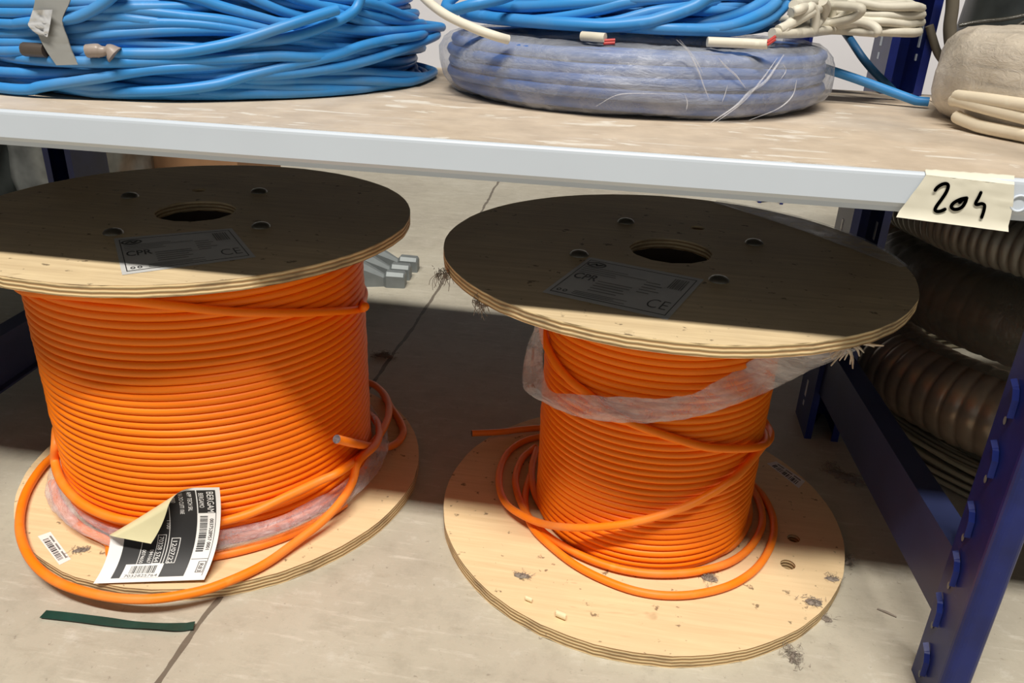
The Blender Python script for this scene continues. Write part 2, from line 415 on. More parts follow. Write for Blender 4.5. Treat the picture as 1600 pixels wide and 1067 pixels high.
# front beam, three sections; the profile has a rounded top nose and a bent-in lower lip
def beam_prof():
    p = [(YF + .03, ZS - .0015), (YF + .0024, ZS - .0005), (YF + .0009, ZS - .0011), (YF + .0002, ZS - .0022), (YF, ZS - .004), (YF, ZS - .0226), (YF + .003, ZS - .026),
         (YF + .004, ZS - .0298), (YF + .03, ZS - .0298)]
    return p
for x0, x1 in ((-2.0, -.829), (-.828, .336), (.337, 1.6)):
    b = MB(); b.prism(beam_prof(), 0, x0, x1, smooth=False); fb = b.build('front_beam', M['beam'], rack)
    if x0 == -.828: main_beam = fb
    b = MB(); b.box(x0, x1, 1.1235, 1.213, .462, .490); b.build('rear_shadow_beam', M['beam'], rack)  # unseen; widened to meet the panels and block a light strip on the floor
    for ya, yb, dz in ((YF + .006, .8890, 0), (.8912, 1.123, -.0012)):
        b = MB(); b.box(x0 + .001, x1 - .001, ya, yb, ZS - .022, ZS + dz)
        b.mi[4] = 1; b.build('shelf_panel', [M['shelf'], M['no_bounce_underside']], rack)
# the rounded screw hole at the beam's right end
b = MB(); c = on_y(1592, 318, YF - .0004)
b.tube([c + np.array([.0055 * math.cos(a), 0, .0055 * math.sin(a)]) for a in np.arange(20) * PI / 10], .0009, 6, True); b.build('screw_rim', M['beam'], rack)

def omega_post(x0, x1, y0, y1, open_y, t=.003, h=1.95, lip=.010):
    """C-section upright: flanges along x0 and x1, web on one side, lips turned in on the open side"""
    yo, yw = (y0, y1) if open_y < 0 else (y1, y0); s = 1 if yw > yo else -1
    p = [(x0, yo), (x0 + lip, yo), (x0 + lip, yo + s * t), (x0 + t, yo + s * t), (x0 + t, yw - s * t), (x1 - t, yw - s * t), (x1 - t, yo + s * t),
         (x1 - lip, yo + s * t), (x1 - lip, yo), (x1, yo), (x1, yw - s * .006), (x1 - .006, yw), (x0 + .006, yw), (x0, yw - s * .006)]
    m = MB(); m.prism(p if s < 0 else p[::-1], 2, 0, h); return m
def front_post(x0, x1, h=1.95):
    y0, y1 = .5915, .652; r = .008
    arc = [(x0 + r - r * math.cos(a), y0 + r - r * math.sin(a)) for a in np.linspace(0, PI / 2, 6)]
    arc2 = [(x1 - r + r * math.sin(a), y0 + r - r * math.cos(a)) for a in np.linspace(0, PI / 2, 6)]
    p = [(x0, y1)] + arc + arc2 + [(x1, y1), (x1 - .003, y1), (x1 - .003, y0 + .01), (x0 + .003, y0 + .01), (x0 + .003, y1)]
    m = MB(); m.prism(p, 2, 0, h); return m
posts = []
posts.append(front_post(.3228, .349).build('upright_post', M['navy'], rack))
posts.append(front_post(-.829, -.803).build('upright_post', M['navy'], rack))
posts.append(omega_post(.291, .340, 1.10, 1.19, -1).build('upright_post', M['navy'], rack))
posts.append(omega_post(-.912, -.864, 1.10, 1.19, -1).build('upright_post', M['navy'], rack))
# pushed-out hook tabs and slots down the inner side of the near right post
def slot_row(px, pts, xs):
    for (y, z) in pts:
        m = MB()
        # flat dark teardrop patch stands in for the shaded opening under the tab
        a = [(y - .0045, z - .002), (y + .0045, z - .002), (y + .0045, z + .016), (y + .002, z + .022), (y - .002, z + .022), (y - .0045, z + .016)]
        m.add([(xs - .0003, q[0], q[1]) for q in a], [tuple(range(6))], 0, False)
        m.build('slot', M['ink'], px, None)
        m = MB()
        # bent steel tab: a thin hooked strip standing off the face
        prof = [(y + .006, z + .026), (y - .001, z + .022), (y - .005, z + .014), (y - .006, z - .002)]
        P = []
        for i, (yy, zz) in enumerate(prof):
            P.append([(xs - .0005, yy, zz), (xs - .0055, yy - .0005, zz - .001), (xs - .0055, yy - .002, zz - .002), (xs - .0005, yy - .0028, zz - .002)])
        m.grid(P, 0, False, False); m.add([P[-1][k] for k in range(4)], [(0, 1, 2, 3)], 0, False)
        c = (y + .003, z - .012)
        n = 10; m.add([(xs - .0006, c[0] + .0026 * math.cos(2 * PI * k / n), c[1] + .004 * math.sin(2 * PI * k / n)) for k in range(n)], [tuple(range(n))], 1, False)
        m.build('hook_tab', [M['navy'], M['zinc']], px, None)
tabs = [on_x(px, py, .3228) for px, py in ((1580, 640), (1549, 733), (1513, 826), (1490, 902), (1464, 965), (1444, 1042))]
slot_row(posts[0], [(q[1], q[2]) for q in tabs], .3228)
# pale plates stand in for light showing through the rear right post's slits
for xs, sgn in ((.291, -1), (.337, -1)):
    for k in range(9):
        z = .05 + k * .085
        m = MB(); m.box(xs - .0006, xs, 1.142, 1.150, z, z + .026); m.box(xs - .0006, xs, 1.143, 1.149, z - .016, z - .008)
        m.build('slot', M['beam'], posts[2], None)
# bottom braces between front and rear posts: channels with a flat top
def brace(xa, ya, xb, yb, z0, z1, wdt):
    m = MB(); d = np.array([xb - xa, yb - ya]); d /= np.linalg.norm(d); q = np.array([d[1], -d[0]])
    prof = [(0, z0), (wdt * .5, z0), (wdt * .5, z0 + .003), (.003, z0 + .003), (.003, z1 - .003), (wdt - .003, z1 - .003), (wdt - .003, z1 - .012), (wdt, z1 - .012), (wdt, z1), (.0, z1)]
    A = [(xa + q[0] * u, ya + q[1] * u, z) for u, z in prof]; B = [(xb + q[0] * u, yb + q[1] * u, z) for u, z in prof]
    n = len(prof); f = [(i, n + i, n + (i + 1) % n, (i + 1) % n) for i in range(n)] + [tuple(range(n)), tuple(range(n, 2 * n))[::-1]]
    m.add(A + B, f, 0, False); return m
brace(.3235, .651, .298, 1.101, .078, .154, .027).build('bottom_brace', M['brace'], rack)
brace(-.829, .651, -.866, 1.101, .078, .161, .027).build('bottom_brace', M['brace'], rack)

# masking tape strip with the handwritten number, stuck round the beam
TY = YF - .0012
tp = {k: on_y(*v, TY) for k, v in dict(tl=(1447, 274), bl=(1399, 338), br=(1574, 361), tr=(1584, 288)).items()}
def tape_f(px, py, h):
    q = on_y(px, py, TY); return (q[0], TY - h, q[2])
m = MB(); G = []
ed_l = spline([(1447, 273), (1437, 288), (1424, 305), (1399, 338)], 4); ed_r = spline([(1585, 289), (1584, 310), (1581, 330), (1574, 361)], 4)
for i in range(17):
    t = i / 16; row = []
    for j in range(len(ed_l)):
        p = ed_l[j] * (1 - t) + ed_r[j] * t
        row.append(tape_f(p[0], p[1] + (1.2 * nz(i * .7, j, 2) if j == 0 else 0), .0006 * nz(i * .5, j * .6, 5) + (.002 if j == len(ed_l) - 1 else 0)))
    G.append(row)
m.grid(G, 0)
tl = [tape_f(*(ed_l[0] * (1 - t) + ed_r[0] * t), .0) for t in np.linspace(0, 1, 17)]
m.grid([[p, (p[0], YF + .0025, ZS + .0006), (p[0] + .002, YF + .008 + .003 * nz(i * .8, 3, 3), ZS + .0007)] for i, p in enumerate(tl)], 0)
def cp(pts): return [(1380 + x / 7.27, 250 + y / 7.27) for x, y in pts]
for st, wd in (([(585, 340), (610, 308), (660, 275), (712, 265), (735, 292), (712, 360), (660, 440), (608, 510), (585, 558), (606, 580), (650, 576), (698, 555)], 5.4),
               ([(945, 428), (880, 440), (800, 480), (768, 525), (800, 556), (860, 548), (908, 510), (940, 440), (900, 445), (862, 480)], 5.4),
               ([(1105, 365), (1080, 420), (1045, 485), (1062, 503), (1112, 492), (1146, 512), (1136, 580), (1112, 650)], 5.2)):
    ribbon(m, cp(st), wd, tape_f, 1, .0009)
o = m.build('masking_tape', [M['tape'], M['ink']], main_beam, None); o['label'] = 'cream masking tape with handwritten 204'

# ------------------------------------------------------------------ the two cable reels
def winding(mb, cx, cy, R, z0, z1, r, pitch, seed, slope=.0):
    n = int((z1 - z0 - 2 * r) / pitch); seg = 110; P = []
    for i in range(n * seg + 1):
        a = 2 * PI * i / seg; z = z0 + r + pitch * i / seg
        rr = R - r + .0009 * nz(math.cos(a) * 1.3 + seed, math.sin(a) * 1.3, z * 60) ; zz = z + .0012 * nz(math.cos(a) + seed, math.sin(a), z * 25 + 7)
        P.append((cx + rr * math.cos(a), cy + rr * math.sin(a), zz))
    mb.tube(P, r, 9); mb.lathe([(R - 2 * r, z0), (R - 1.2 * r, z0 + .001), (R - 1.2 * r, z1 - .001), (R - 2 * r, z1)], 64, 0, cx, cy)
def flange_bolts(parent, pxs, z, ):
    for px, py in pxs:
        c = on_z(px, py, z); m = MB()
        m.lathe([(.0105, z), (.0102, z + .0012), (.008, z + .0034), (.004, z + .0048), (.0001, z + .0052)], 20, 0, c[0], c[1])
        m.build('bolt', M['steel'], parent, None)
def product_label(parent, quad, z, name, grey):
    """paper label on a flange; quad = its corners TL, TR, BR, BL in the picture"""
    Q = [on_z(px, py, z) for px, py in quad]; W_, H_ = 1.0, .64
    def f3(u, v, h):
        a, b = u / W_, v / H_; p = (Q[3] * (1 - a) + Q[2] * a) * (1 - b) + (Q[0] * (1 - a) + Q[1] * a) * b
        return (p[0], p[1], z + .0003 + h)
    m = MB(); put_rect(m, 0, W_, 0, H_, f3, 0, 0)
    L = .0075
    for x0, x1, y0, y1 in ((.035, .035 + L, .04, .60), (.955, .955 + L, .04, .60), (.035, .96, .04, .048), (.035, .96, .592, .60)): put_rect(m, x0, x1, y0, y1, f3, 1)
    def ring(cx, cy, rx, ry, wd):
        n = 28; ou = [f3(cx + rx * math.cos(2 * PI * k / n), cy + ry * math.sin(2 * PI * k / n), .0003) for k in range(n)]
        inn = [f3(cx + (rx - wd) * math.cos(2 * PI * k / n), cy + (ry - wd) * math.sin(2 * PI * k / n), .0003) for k in range(n)]
        m.add(ou + inn, [(k, (k + 1) % n, n + (k + 1) % n, n + k) for k in range(n)], 1, False)
    ring(.13, .535, .085, .045, .018)
    ribbon(m, [(.085, .525), (.12, .545), (.14, .525), (.175, .545)], .014, f3, 1, .0003)
    put_text(m, 'CPR', .06, .285, .12, f3, 1, 0, .2, .0003, .002)
    ring(.085, .085, .018, .018, .008); ring(.135, .085, .018, .018, .008)
    put_text(m, 'CE', .76, .10, .17, f3, 1, 0, .16, .0003, -.002)
    r2 = random.Random(3)
    for k in range(5): put_rect(m, .28, .28 + r2.uniform(.2, .34), .15 + k * .036, .162 + k * .036, f3, 2, .0003)
    for k in range(4): put_rect(m, .06, .06 + r2.uniform(.3, .6), .385 + k * .03, .394 + k * .03, f3, 2, .0003)
    for k in range(5): put_rect(m, .62, .62 + r2.uniform(.08, .16), .26 + k * .04, .272 + k * .04, f3, 2, .0003)
    for k in range(3): put_rect(m, .2, .2 + r2.uniform(.3, .5), .065 + k * .02, .074 + k * .02, f3, 2, .0003)
    x = .80
    while x < .92:
        d = r2.choice((.004, .007, .011)); put_rect(m, x, x + d, .40, .56, f3, 2, .0003); x += d + r2.choice((.005, .008))
    put_text(m, '0.6/1 kV', .34, .44, .05, f3, 2, 0, None, .0003) if False else None
    o = m.build('product_label', [M['label_grey'], M['ink'], M['grey_ink']], parent, None); o['label'] = name; return o
def barcode_sticker(parent, quad, z, label, digits=None, seed=1):
    Q = [on_z(px, py, z) for px, py in quad]
    def f3(u, v, h):
        p = (Q[3] * (1 - u) + Q[2] * u) * (1 - v) + (Q[0] * (1 - u) + Q[1] * u) * v; return (p[0], p[1], z + .0003 + h)
    m = MB(); put_rect(m, 0, 1, 0, 1, f3, 0, 0); r2 = random.Random(seed); x = .12
    while x < .86:
        d = r2.choice((.012, .02, .035)); put_rect(m, x, x + d, .42, .88, f3, 1, .0002); x += d + r2.choice((.012, .02, .03))
    for k in range(3): put_rect(m, .1 + k * .28, .32 + k * .28, .16, .30, f3, 2, .0002)
    o = m.build('barcode_sticker', [M['paper'], M['ink'], M['grey_ink']], parent, None); o['label'] = label

def trace(spec, n=6):
    return spline([p for p in spec], n)
RX, RY = .0445, .853
LX, LY = -.507, .836
RZT, LZT, ZB = .354, .359, .016
TH = .012

def wrap(p, cx, cy, ddeg, zend, R1=None, n=4):
    a0 = math.atan2(p[1] - cy, p[0] - cx); R0 = math.hypot(p[0] - cx, p[1] - cy); R1 = R1 or R0
    return [np.array([cx + (R0 + (R1 - R0) * k / n) * math.cos(a0 + math.radians(ddeg) * k / n), cy + (R0 + (R1 - R0) * k / n) * math.sin(a0 + math.radians(ddeg) * k / n), p[2] + (zend - p[2]) * k / n]) for k in range(1, n + 1)]
def both(P, cx, cy, a, b):
    if a: P = wrap(P[0], cx, cy, *a)[::-1] + list(P)
    if b: P = list(P) + wrap(P[-1], cx, cy, *b)
    return P
# ---- left reel
lr = thing('cable_reel', 'fuller plywood reel of orange cable with a curling black shipping label', 'cable reel', (LX, LY, 0))
def holes_from(pxs, z, cx, cy): return [(on_z(px, py, z)[0] - cx, on_z(px, py, z)[1] - cy, r) for px, py, r in pxs]
m = MB(); disc_with_holes(m, LX, LY, .25, LZT - TH, LZT, [(0, 0, .0455)] + holes_from([(311, 297, .0085)], LZT, LX, LY), 0, 1, 160, .0012)
tf = m.build('top_flange', [M['ply_top'], M['ply_edge']], lr)
m = MB(); disc_with_holes(m, LX + .003, LY + .001, .253, 0, ZB, [(0, 0, .0455)], 0, 1, 160, .0012)
bf = m.build('bottom_flange', [M['ply_bot'], M['ply_edge']], lr)
m = MB(); m.lathe([(.052, ZB), (.052, LZT - TH), (.047, LZT - TH), (.047, ZB)], 48, 0, LX, LY, True, True); m.build('core_tube', M['core'], lr)
m = MB(); winding(m, LX, LY, .1915, ZB, LZT - TH, .0046, .00885, 1.0); m.build('cable_winding', M['orange'], lr)
flange_bolts(tf, [(203, 307), (405, 300), (177, 364), (408, 354)], LZT)
product_label(tf, [(178, 373), (362, 357), (400, 402), (191, 430)], LZT, 'grey printed product label with CPR and CE marks', True)
barcode_sticker(bf, [(59, 838), (79, 831), (111, 874), (93, 883)][::-1] if False else [(93, 883), (59, 838), (79, 831), (111, 874)], ZB, 'small white barcode sticker', seed=4)
def C(px, py, R): return on_cyl(px, py, LX, LY, R)
RL = .0052
L1 = [on_z(*p, .0225) for p in ((84, 712), (63, 733), (41, 769), (31, 808), (34, 843), (52, 879), (84, 906), (127, 923), (180, 934), (234, 936), (287, 929), (340, 915), (409, 884))] + \
     [on_z(462, 847, .026), on_z(505, 813, .034), on_z(534, 781, .043), C(551, 752, .207), C(560, 720, .206)]
L1 = both(L1, LX, LY, (-50, .024, .215), (60, .03, .2))
L2 = [C(87, 692, .1908), C(86, 722, .1955), C(97, 754, .2), C(123, 783, .202), C(162, 804, .202), C(209, 815, .2), C(275, 822, .2), C(343, 815, .2), C(391, 802, .2), C(445, 777, .2), C(498, 752, .204), C(534, 735, .212)] + \
     [on_z(569, 706, .052), on_z(594, 678, .050), on_z(607, 649, .045), on_z(605, 624, .040), on_z(591, 606, .034), on_z(573, 597, .030)]
L2 = both(L2, LX, LY, (-50, .10, .186), (50, .024, .225))
L3 = [C(526, 686, .228), C(551, 692, .222), on_z(576, 697, .055), on_z(601, 699, .030), on_z(619, 693, .023), on_z(630, 677, .0215), on_z(626, 660, .0215), on_z(612, 638, .0215), on_z(598, 615, .0215)]
mids = [on_z(*p, .0215) for p in ((82, 754), (89, 779), (109, 808), (134, 829), (169, 847))]
L4 = mids + [np.array([LX + r_ * math.cos(a), LY + r_ * math.sin(a), .0215]) for a, r_ in zip(np.radians([-95, -80, -65, -50, -35, -20]), (.218, .213, .209, .206, .204, .203))]
for k, (tr_, r_) in enumerate(((L1, RL), (L2, RL), (L3, RL), (L4, RL))):
    m = MB(); m.tube(trace(tr_), r_, 12, False, 0, True, 1)
    o = m.build('loose_cable', [M['orange_dusty'], M['copper']], lr)
# strand crossing the upper winding to a small loop at the right
US = [C(38, 455, .1925), C(110, 462, .1945), C(200, 470, .196), C(280, 479, .1965), C(360, 487, .1965), C(450, 489, .1965), C(530, 486, .1965), C(562, 483, .198), on_y(571, 479, LY - .03), on_y(567, 473, LY + .03)]
US = both(US, LX, LY, (-60, .29, .1925), (60, .238, .188))
m = MB(); m.tube(trace(US), .0046, 12); m.build('loose_cable', M['orange'], lr)
# crumpled film round the foot of the winding
G = []
for i in range(150):
    a = 2 * PI * i / 150; c_, s_ = math.cos(a), math.sin(a); row = []
    for j in range(12):
        t = j / 11; ang = PI * (1.0 * t)
        wv = .0035 * nz(c_ * 2.2, s_ * 2.2, t * 5) + .0035 * abs(nz(c_ * 3.5, s_ * 3.5, t * 11 + 4)) + .0012 * nz(c_ * 24, s_ * 24, t * 3)
        R_ = .197 + .014 * math.sin(ang) + wv; z_ = .018 + .030 * (1 - t) + .004 * nz(c_ * 5 + 3, s_ * 5, t)
        row.append((LX + R_ * c_, LY + R_ * s_, max(z_, .0172)))
    G.append(row)
m = MB(); m.grid(G, 0, True); o = m.build('stretch_film', M['film'], lr)

# shipping label: lies on the flange at the bottom, leans on the cable, top left corner rolled over
def ship():
    w_, h_ = .140, .150
    BL, BR = on_z(146, 912, .0185), on_z(319, 906, .0215)
    TR = C(343, 761, .203); TL = BL + (TR - BR) + np.array([-.012, -.0, 0])
    mr = C(342, 835, .2165); ml = BL + (mr - BR)
    c1r = 2 * mr - .5 * (BR + TR); c1l = 2 * ml - .5 * (BL + TL)
    def S(a, b):
        u, v = a / w_, b / h_
        def bz(p, q, r): return p * (1 - v)**2 + q * 2 * v * (1 - v) + r * v * v
        return bz(BL, c1l, TL) * (1 - u) + bz(BR, c1r, TR) * u
    def N(a, b):
        e = .002; n = np.cross(S(a + e, b) - S(a - e, b), S(a, b + e) - S(a, b - e)); n /= np.linalg.norm(n)
        return n if n[1] < 0 or n[2] > 0 else -n
    p0 = np.array([0, .46 * h_]); p1 = np.array([.80 * w_, h_]); d = (p1 - p0) / np.linalg.norm(p1 - p0); q = np.array([-d[1], d[0]])
    r_ = .0085
    def f3(a, b, h):
        s = (np.array([a, b]) - p0) @ q; hh = h; A, B = a, b
        if s > 0:
            base = np.array([a, b]) - q * s
            if s < PI * r_:
                off = (r_ - h) * math.sin(s / r_); hh = r_ - (r_ - h) * math.cos(s / r_)
            else:
                off = -(s - PI * r_); hh = 2 * r_ - h
            A, B = base + q * off
        return S(A, B) + N(A, B) * (hh + .0006)
    m = MB(); n1, n2 = 56, 60
    put_rect(m, 0, w_, 0, h_, f3, 0, 0, n1, n2)
    put_rect(m, 0, w_, 0, h_, f3, 3, -.0004, n1, n2)
    def R(x0, x1, y0, y1, mi, h=.0003): put_rect(m, x0 * w_, x1 * w_, y0 * h_, y1 * h_, f3, mi, h, max(1, int((x1 - x0) * 56)), max(1, int((y1 - y0) * 60)))
    R(.13, .79, .05, .975, 1)
    R(.80, .955, .74, .975, 1)
    R(.21, .56, .045, .20, 0, .0005)
    def T(s, a, b, size, width, mi, h=.0007): put_text(m, s, a * w_, b * h_, size * w_, f3, mi, -PI / 2, width * h_, h, .0)
    T('BERGAM', .885, .965, .085, .215, 0); T('BERGAMO', .815, .95, .06, .15, 0)
    T('APP TECH SRL', .715, .965, .055, .20, 0); T('VIA DO CUITI 106E', .64, .965, .055, .23, 0); T('03000', .57, .955, .055, .10, 0)
    T('1100', .515, .68, .05, .09, 0); T('70328 5764', .455, .50, .06, .28, 0); T('12/07/22', .585, .46, .06, .25, 0)
    T('0941667', .39, .36, .05, .15, 0); T('0074650', .32, .36, .05, .15, 0)
    for (x0, x1, y0, y1) in ((.57, .655, .2, .48), (.44, .52, .2, .52)):
        for e in ((x0, x0 + .006, y0, y1), (x1 - .006, x1, y0, y1), (x0, x1, y0, y0 + .006), (x0, x1, y1 - .006, y1)): R(*e, 0, .0006)
    R(.54, .547, .2, .97, 0, .0006); R(.30, .306, .06, .5, 0, .0006)
    r2 = random.Random(5); y = .32
    while y < .70:
        dd = r2.choice((.005, .009, .014)); R(.815, .885, y, y + dd, 1, .0004); y += dd + r2.choice((.006, .01))
    T('0037528957 0001', .905, .68, .05, .34, 1); R(.80, .955, .235, .24, 1); R(.955, .96, .05, .975, 1)
    T('R83', .895, .19, .055, .09, 1)
    for e in ((.88, .886, .085, .21), (.945, .95, .085, .21), (.88, .95, .085, .09), (.88, .95, .205, .21)): R(*e, 1, .0005)
    x = .27
    while x < .50:
        dd = r2.choice((.004, .008, .012)); R(x, x + dd, .095, .18, 1, .0007); x += dd + r2.choice((.005, .009))
    put_text(m, '7032825764', .24 * w_, .055 * h_, .045 * w_, f3, 1, 0, .30 * w_, .0007)
    o = m.build('shipping_label', [M['paper'], M['ink'], M['grey_ink'], M['paper_back']], lr); o['label'] = 'black and white shipping label, one corner curled over'
ship()

# ---- right reel
rr_ = thing('cable_reel', 'half-used plywood reel of orange cable, clear film hanging round it', 'cable reel', (RX, RY, 0))
m = MB(); disc_with_holes(m, RX, RY + .002, .25, RZT - TH, RZT, [(0, 0, .0455)] + holes_from([(1090, 356, .0085)], RZT, RX, RY + .002), 0, 1, 160, .0012)
tf = m.build('top_flange', [M['ply_top'], M['ply_edge']], rr_)
m = MB(); disc_with_holes(m, RX - .001, RY - .003, .2475, 0, ZB, [(0, 0, .0455)] + holes_from([(1240, 841, .0075), (1231, 882, .0085)], ZB, RX - .001, RY - .003), 0, 1, 160, .0012)
bf = m.build('bottom_flange', [M['ply_bot'], M['ply_edge']], rr_)
m = MB(); m.lathe([(.052, ZB), (.052, RZT - TH), (.047, RZT - TH), (.047, ZB)], 48, 0, RX, RY, True, True); m.build('core_tube', M['core'], rr_)
m = MB(); winding(m, RX, RY, .1325, ZB, RZT - TH, .0042, .0081, 5.0); m.build('cable_winding', M['orange'], rr_)
flange_bolts(tf, [(978, 347), (1178, 380), (905, 398), (1123, 438)], RZT)
product_label(tf, [(921, 402), (1100, 437), (1043, 500), (847, 457)], RZT, 'grey printed product label with CPR and CE marks', True)
barcode_sticker(bf, [(1248, 763), (1198, 724), (1213, 721), (1258, 752)], ZB, 'narrow white barcode sticker', seed=9)
def C2(px, py, R): return on_cyl(px, py, RX, RY, R)
def c7(pts, f): return [f(720 + x / 2.963, 600 + y / 2.963) for x, y in pts]
RR = .0045
zf = ZB + RR + .0006
A_ = c7([(1340, 450), (1400, 520), (1440, 600), (1450, 680), (1425, 770), (1360, 860), (1250, 930), (1100, 970), (950, 978), (800, 955), (650, 900), (520, 830), (400, 735), (330, 660), (300, 580), (300, 500), (330, 400)], lambda a, b: on_z(a, b, zf))
C_ = c7([(345, 290), (285, 345), (255, 420), (258, 490), (288, 570), (335, 640), (420, 715), (540, 785), (680, 840), (830, 872), (980, 878), (1120, 862), (1250, 822), (1340, 755), (1390, 670), (1395, 600), (1375, 530), (1340, 470)], lambda a, b: on_z(a, b, zf + .002))
D_ = c7([(352, 300), (330, 380), (332, 460), (358, 540), (425, 622), (520, 690), (620, 745), (750, 792), (900, 822), (1050, 820), (1180, 785), (1270, 735), (1325, 650), (1335, 580), (1322, 510)], lambda a, b: on_z(a, b, zf + .003))
B_ = [C2(1189, 700, .1375), C2(1149, 745, .1395), C2(1091, 782, .141), C2(1041, 802, .142), C2(990, 816, .1435), C2(939, 823, .146), C2(889, 824, .151)] + \
     [on_z(848, 818, .040), on_z(818, 806, .034), on_z(793, 789, .029), on_z(781, 765, .026), on_z(781, 735, .024), on_z(793, 708, .022), on_z(815, 691, .021), on_z(840, 683, .021), on_z(865, 680, .021)]
B_ = both(B_, RX, RY, (60, .125, .130), None)
E_ = [on_z(737, 677, .026), on_z(780, 675, .023), on_z(815, 671, .0215), on_z(850, 668, .0215)]
GF = [C2(846, 500, .1385), C2(848, 515, .1378), C2(854, 540, .1375), C2(871, 571, .1372), C2(893, 596, .1372), C2(918, 615, .1372), C2(945, 637, .1372), C2(976, 656, .1372), C2(1007, 669, .1372), C2(1057, 686, .1375), C2(1101, 698, .138), C2(1142, 701, .1385), C2(1180, 699, .141), on_y(1199, 691, RY - .035), on_y(1204, 678, RY), on_y(1198, 664, RY + .035)]
GF = both(GF, RX, RY, (-60, .335, .1375), (60, .19, .132))
for tr_ in (A_, C_, D_, B_, E_, GF):
    m = MB(); m.tube(trace(tr_), RR, 12, False, 0, True, 1); m.build('loose_cable', [M['orange'] if tr_ is GF else M['orange_dusty'], M['copper']], rr_)
# film band slung under the top flange
lo = [C2(843, 505, .15), C2(828, 540, .16), C2(821, 576, .17), C2(822, 606, .17), C2(849, 626, .152), C2(891, 645, .146), C2(932, 655, .144), C2(992, 659, .143), C2(1047, 656, .144), C2(1102, 645, .147), C2(1157, 626, .152), on_y(1199, 609, RY - .10), on_y(1240, 587, RY - .11), on_y(1285, 567, RY - .135), on_y(1332, 547, RY - .15)]
hi = [C2(852, 505, .143), C2(851, 530, .143), C2(850, 560, .143), C2(853, 590, .143), C2(866, 612, .143), C2(900, 615, .1425), C2(935, 617, .1425), C2(992, 620, .1425), C2(1040, 620, .1425), C2(1080, 614, .143), C2(1116, 596, .144), on_y(1157, 572, RY - .1), on_y(1190, 553, RY - .12), on_y(1250, 546, RY - .16), on_y(1325, 540, RY - .155)]
SL, SH = spline(lo, 8), spline(hi, 8); G = []
for i in range(len(SL)):
    row = []; d = SL[i] - SH[i]; nrm = np.array([SL[i][0] - RX, SL[i][1] - RY, 0]); nrm /= np.linalg.norm(nrm)
    for j in range(15):
        t = j / 14; wv = .0025 + .0055 * math.sin(PI * t) * (.6 + .8 * nz(i * .11, t * 5, 1)) + .0022 * abs(nz(i * .09, t * 13, 5))
        row.append(SH[i] + d * t + nrm * wv + np.array([0, 0, .0016 * nz(i * .35, t * 2, 9)]))
    G.append(row)
m = MB(); m.grid(G, 0)
G2 = [[p + np.array([0, 0, -.0015]) * (1 if 0 < k < 14 else 0) - .0014 * np.array([(p[0] - RX), (p[1] - RY), 0]) / .15 for k, p in enumerate(row)] for row in G]
m.grid(G2, 0); m.build('stretch_film', M['film'], rr_)
# scrap of the same film lying over the far right of the top flange
ang = np.radians(np.linspace(75, 2, 26)); G = []
for i, a in enumerate(ang):
    wdt = .05 * math.sin(PI * (i + .5) / 26)**.6 + .004; row = []
    for j in range(7):
        r_ = .251 - wdt * j / 6; row.append((RX + r_ * math.cos(a), RY + .002 + r_ * math.sin(a), RZT + .0006 + .0016 * abs(nz(i * .4, j * .6, 3)) + (.001 if j in (0, 6) else 0)))
    G.append(row)
m = MB(); m.grid(G, 0); m.build('film_scrap', M['film'], rr_)
# frayed knot of film at the rim
m = MB(); c = on_y(1345, 536, RY - .15)
for k in range(26):
    d = np.array([random.uniform(-.012, .022), random.uniform(-.012, .008), random.uniform(-.016, .006)])
    s0 = c + np.array([-.016, 0, .002]) + d * .15
    m.tube(spline([s0, s0 + d * .6 + np.array([.004, 0, random.uniform(-.003, .003)]), s0 + d * 1.3], 4), np.linspace(.0022, .0006, 9), 5)
m.build('film_knot', M['film_cream'], rr_)

# ------------------------------------------------------------------ coils on the shelf
def ring_pts(cx, cy, R, z, seed, jr=.01, jz=.006, off=(0, 0), tilt=(0, 0), n=90, ell=1.0):
    P = []
    for i in range(n):
        a = 2 * PI * i / n; c_, s_ = math.cos(a), math.sin(a)
        r_ = R + jr * nz(c_ * 1.1 + seed * 3.1, s_ * 1.1, seed) + .3 * jr * nz(c_ * 3 + seed, s_ * 3, seed * 2.0)
        zz = z + jz * nz(c_ * 1.2, s_ * 1.2 + seed * 5.7, seed + 9) + tilt[0] * c_ * r_ + tilt[1] * s_ * r_
        P.append((cx + off[0] + r_ * c_ * ell, cy + off[1] + r_ * s_, zz))
    return np.array(P)
def dive(pts, cx, cy, deg=26, sink=.026, zmin=0):
    """lengthen a traced strand at both ends round the coil, sinking into the bundle"""
    p = [np.array(q) for q in pts]
    def ext(q0, q1):
        a0 = math.atan2(q0[1] - cy, q0[0] - cx); a1 = math.atan2(q1[1] - cy, q1[0] - cx); da = (a0 - a1 + PI) % (2 * PI) - PI
        s = math.copysign(1, da); R = math.hypot(q0[0] - cx, q0[1] - cy); sl = (q0[2] - q1[2]) / (abs(da) * R + 1e-6); sl = max(-.25, min(.25, sl))
        out = []
        for k in (1, 2, 3):
            a = a0 + s * math.radians(deg) * k / 3; r_ = R - sink * (k / 3)**1.5
            out.append(np.array([cx + r_ * math.cos(a), cy + r_ * math.sin(a), max(zmin, q0[2] + sl * R * math.radians(deg) * k / 3 * .5)]))
        return out
    return ext(p[0], p[1])[::-1] + p + ext(p[-1], p[-2])
BX, BY, BR_ = -.522, .931, .2714
rb = .0049
bc = thing('cable_coil', 'large loose coil of bright blue cable bound with grey tape on the shelf', 'cable coil', (BX, BY, ZS))
m = MB(); k = 0
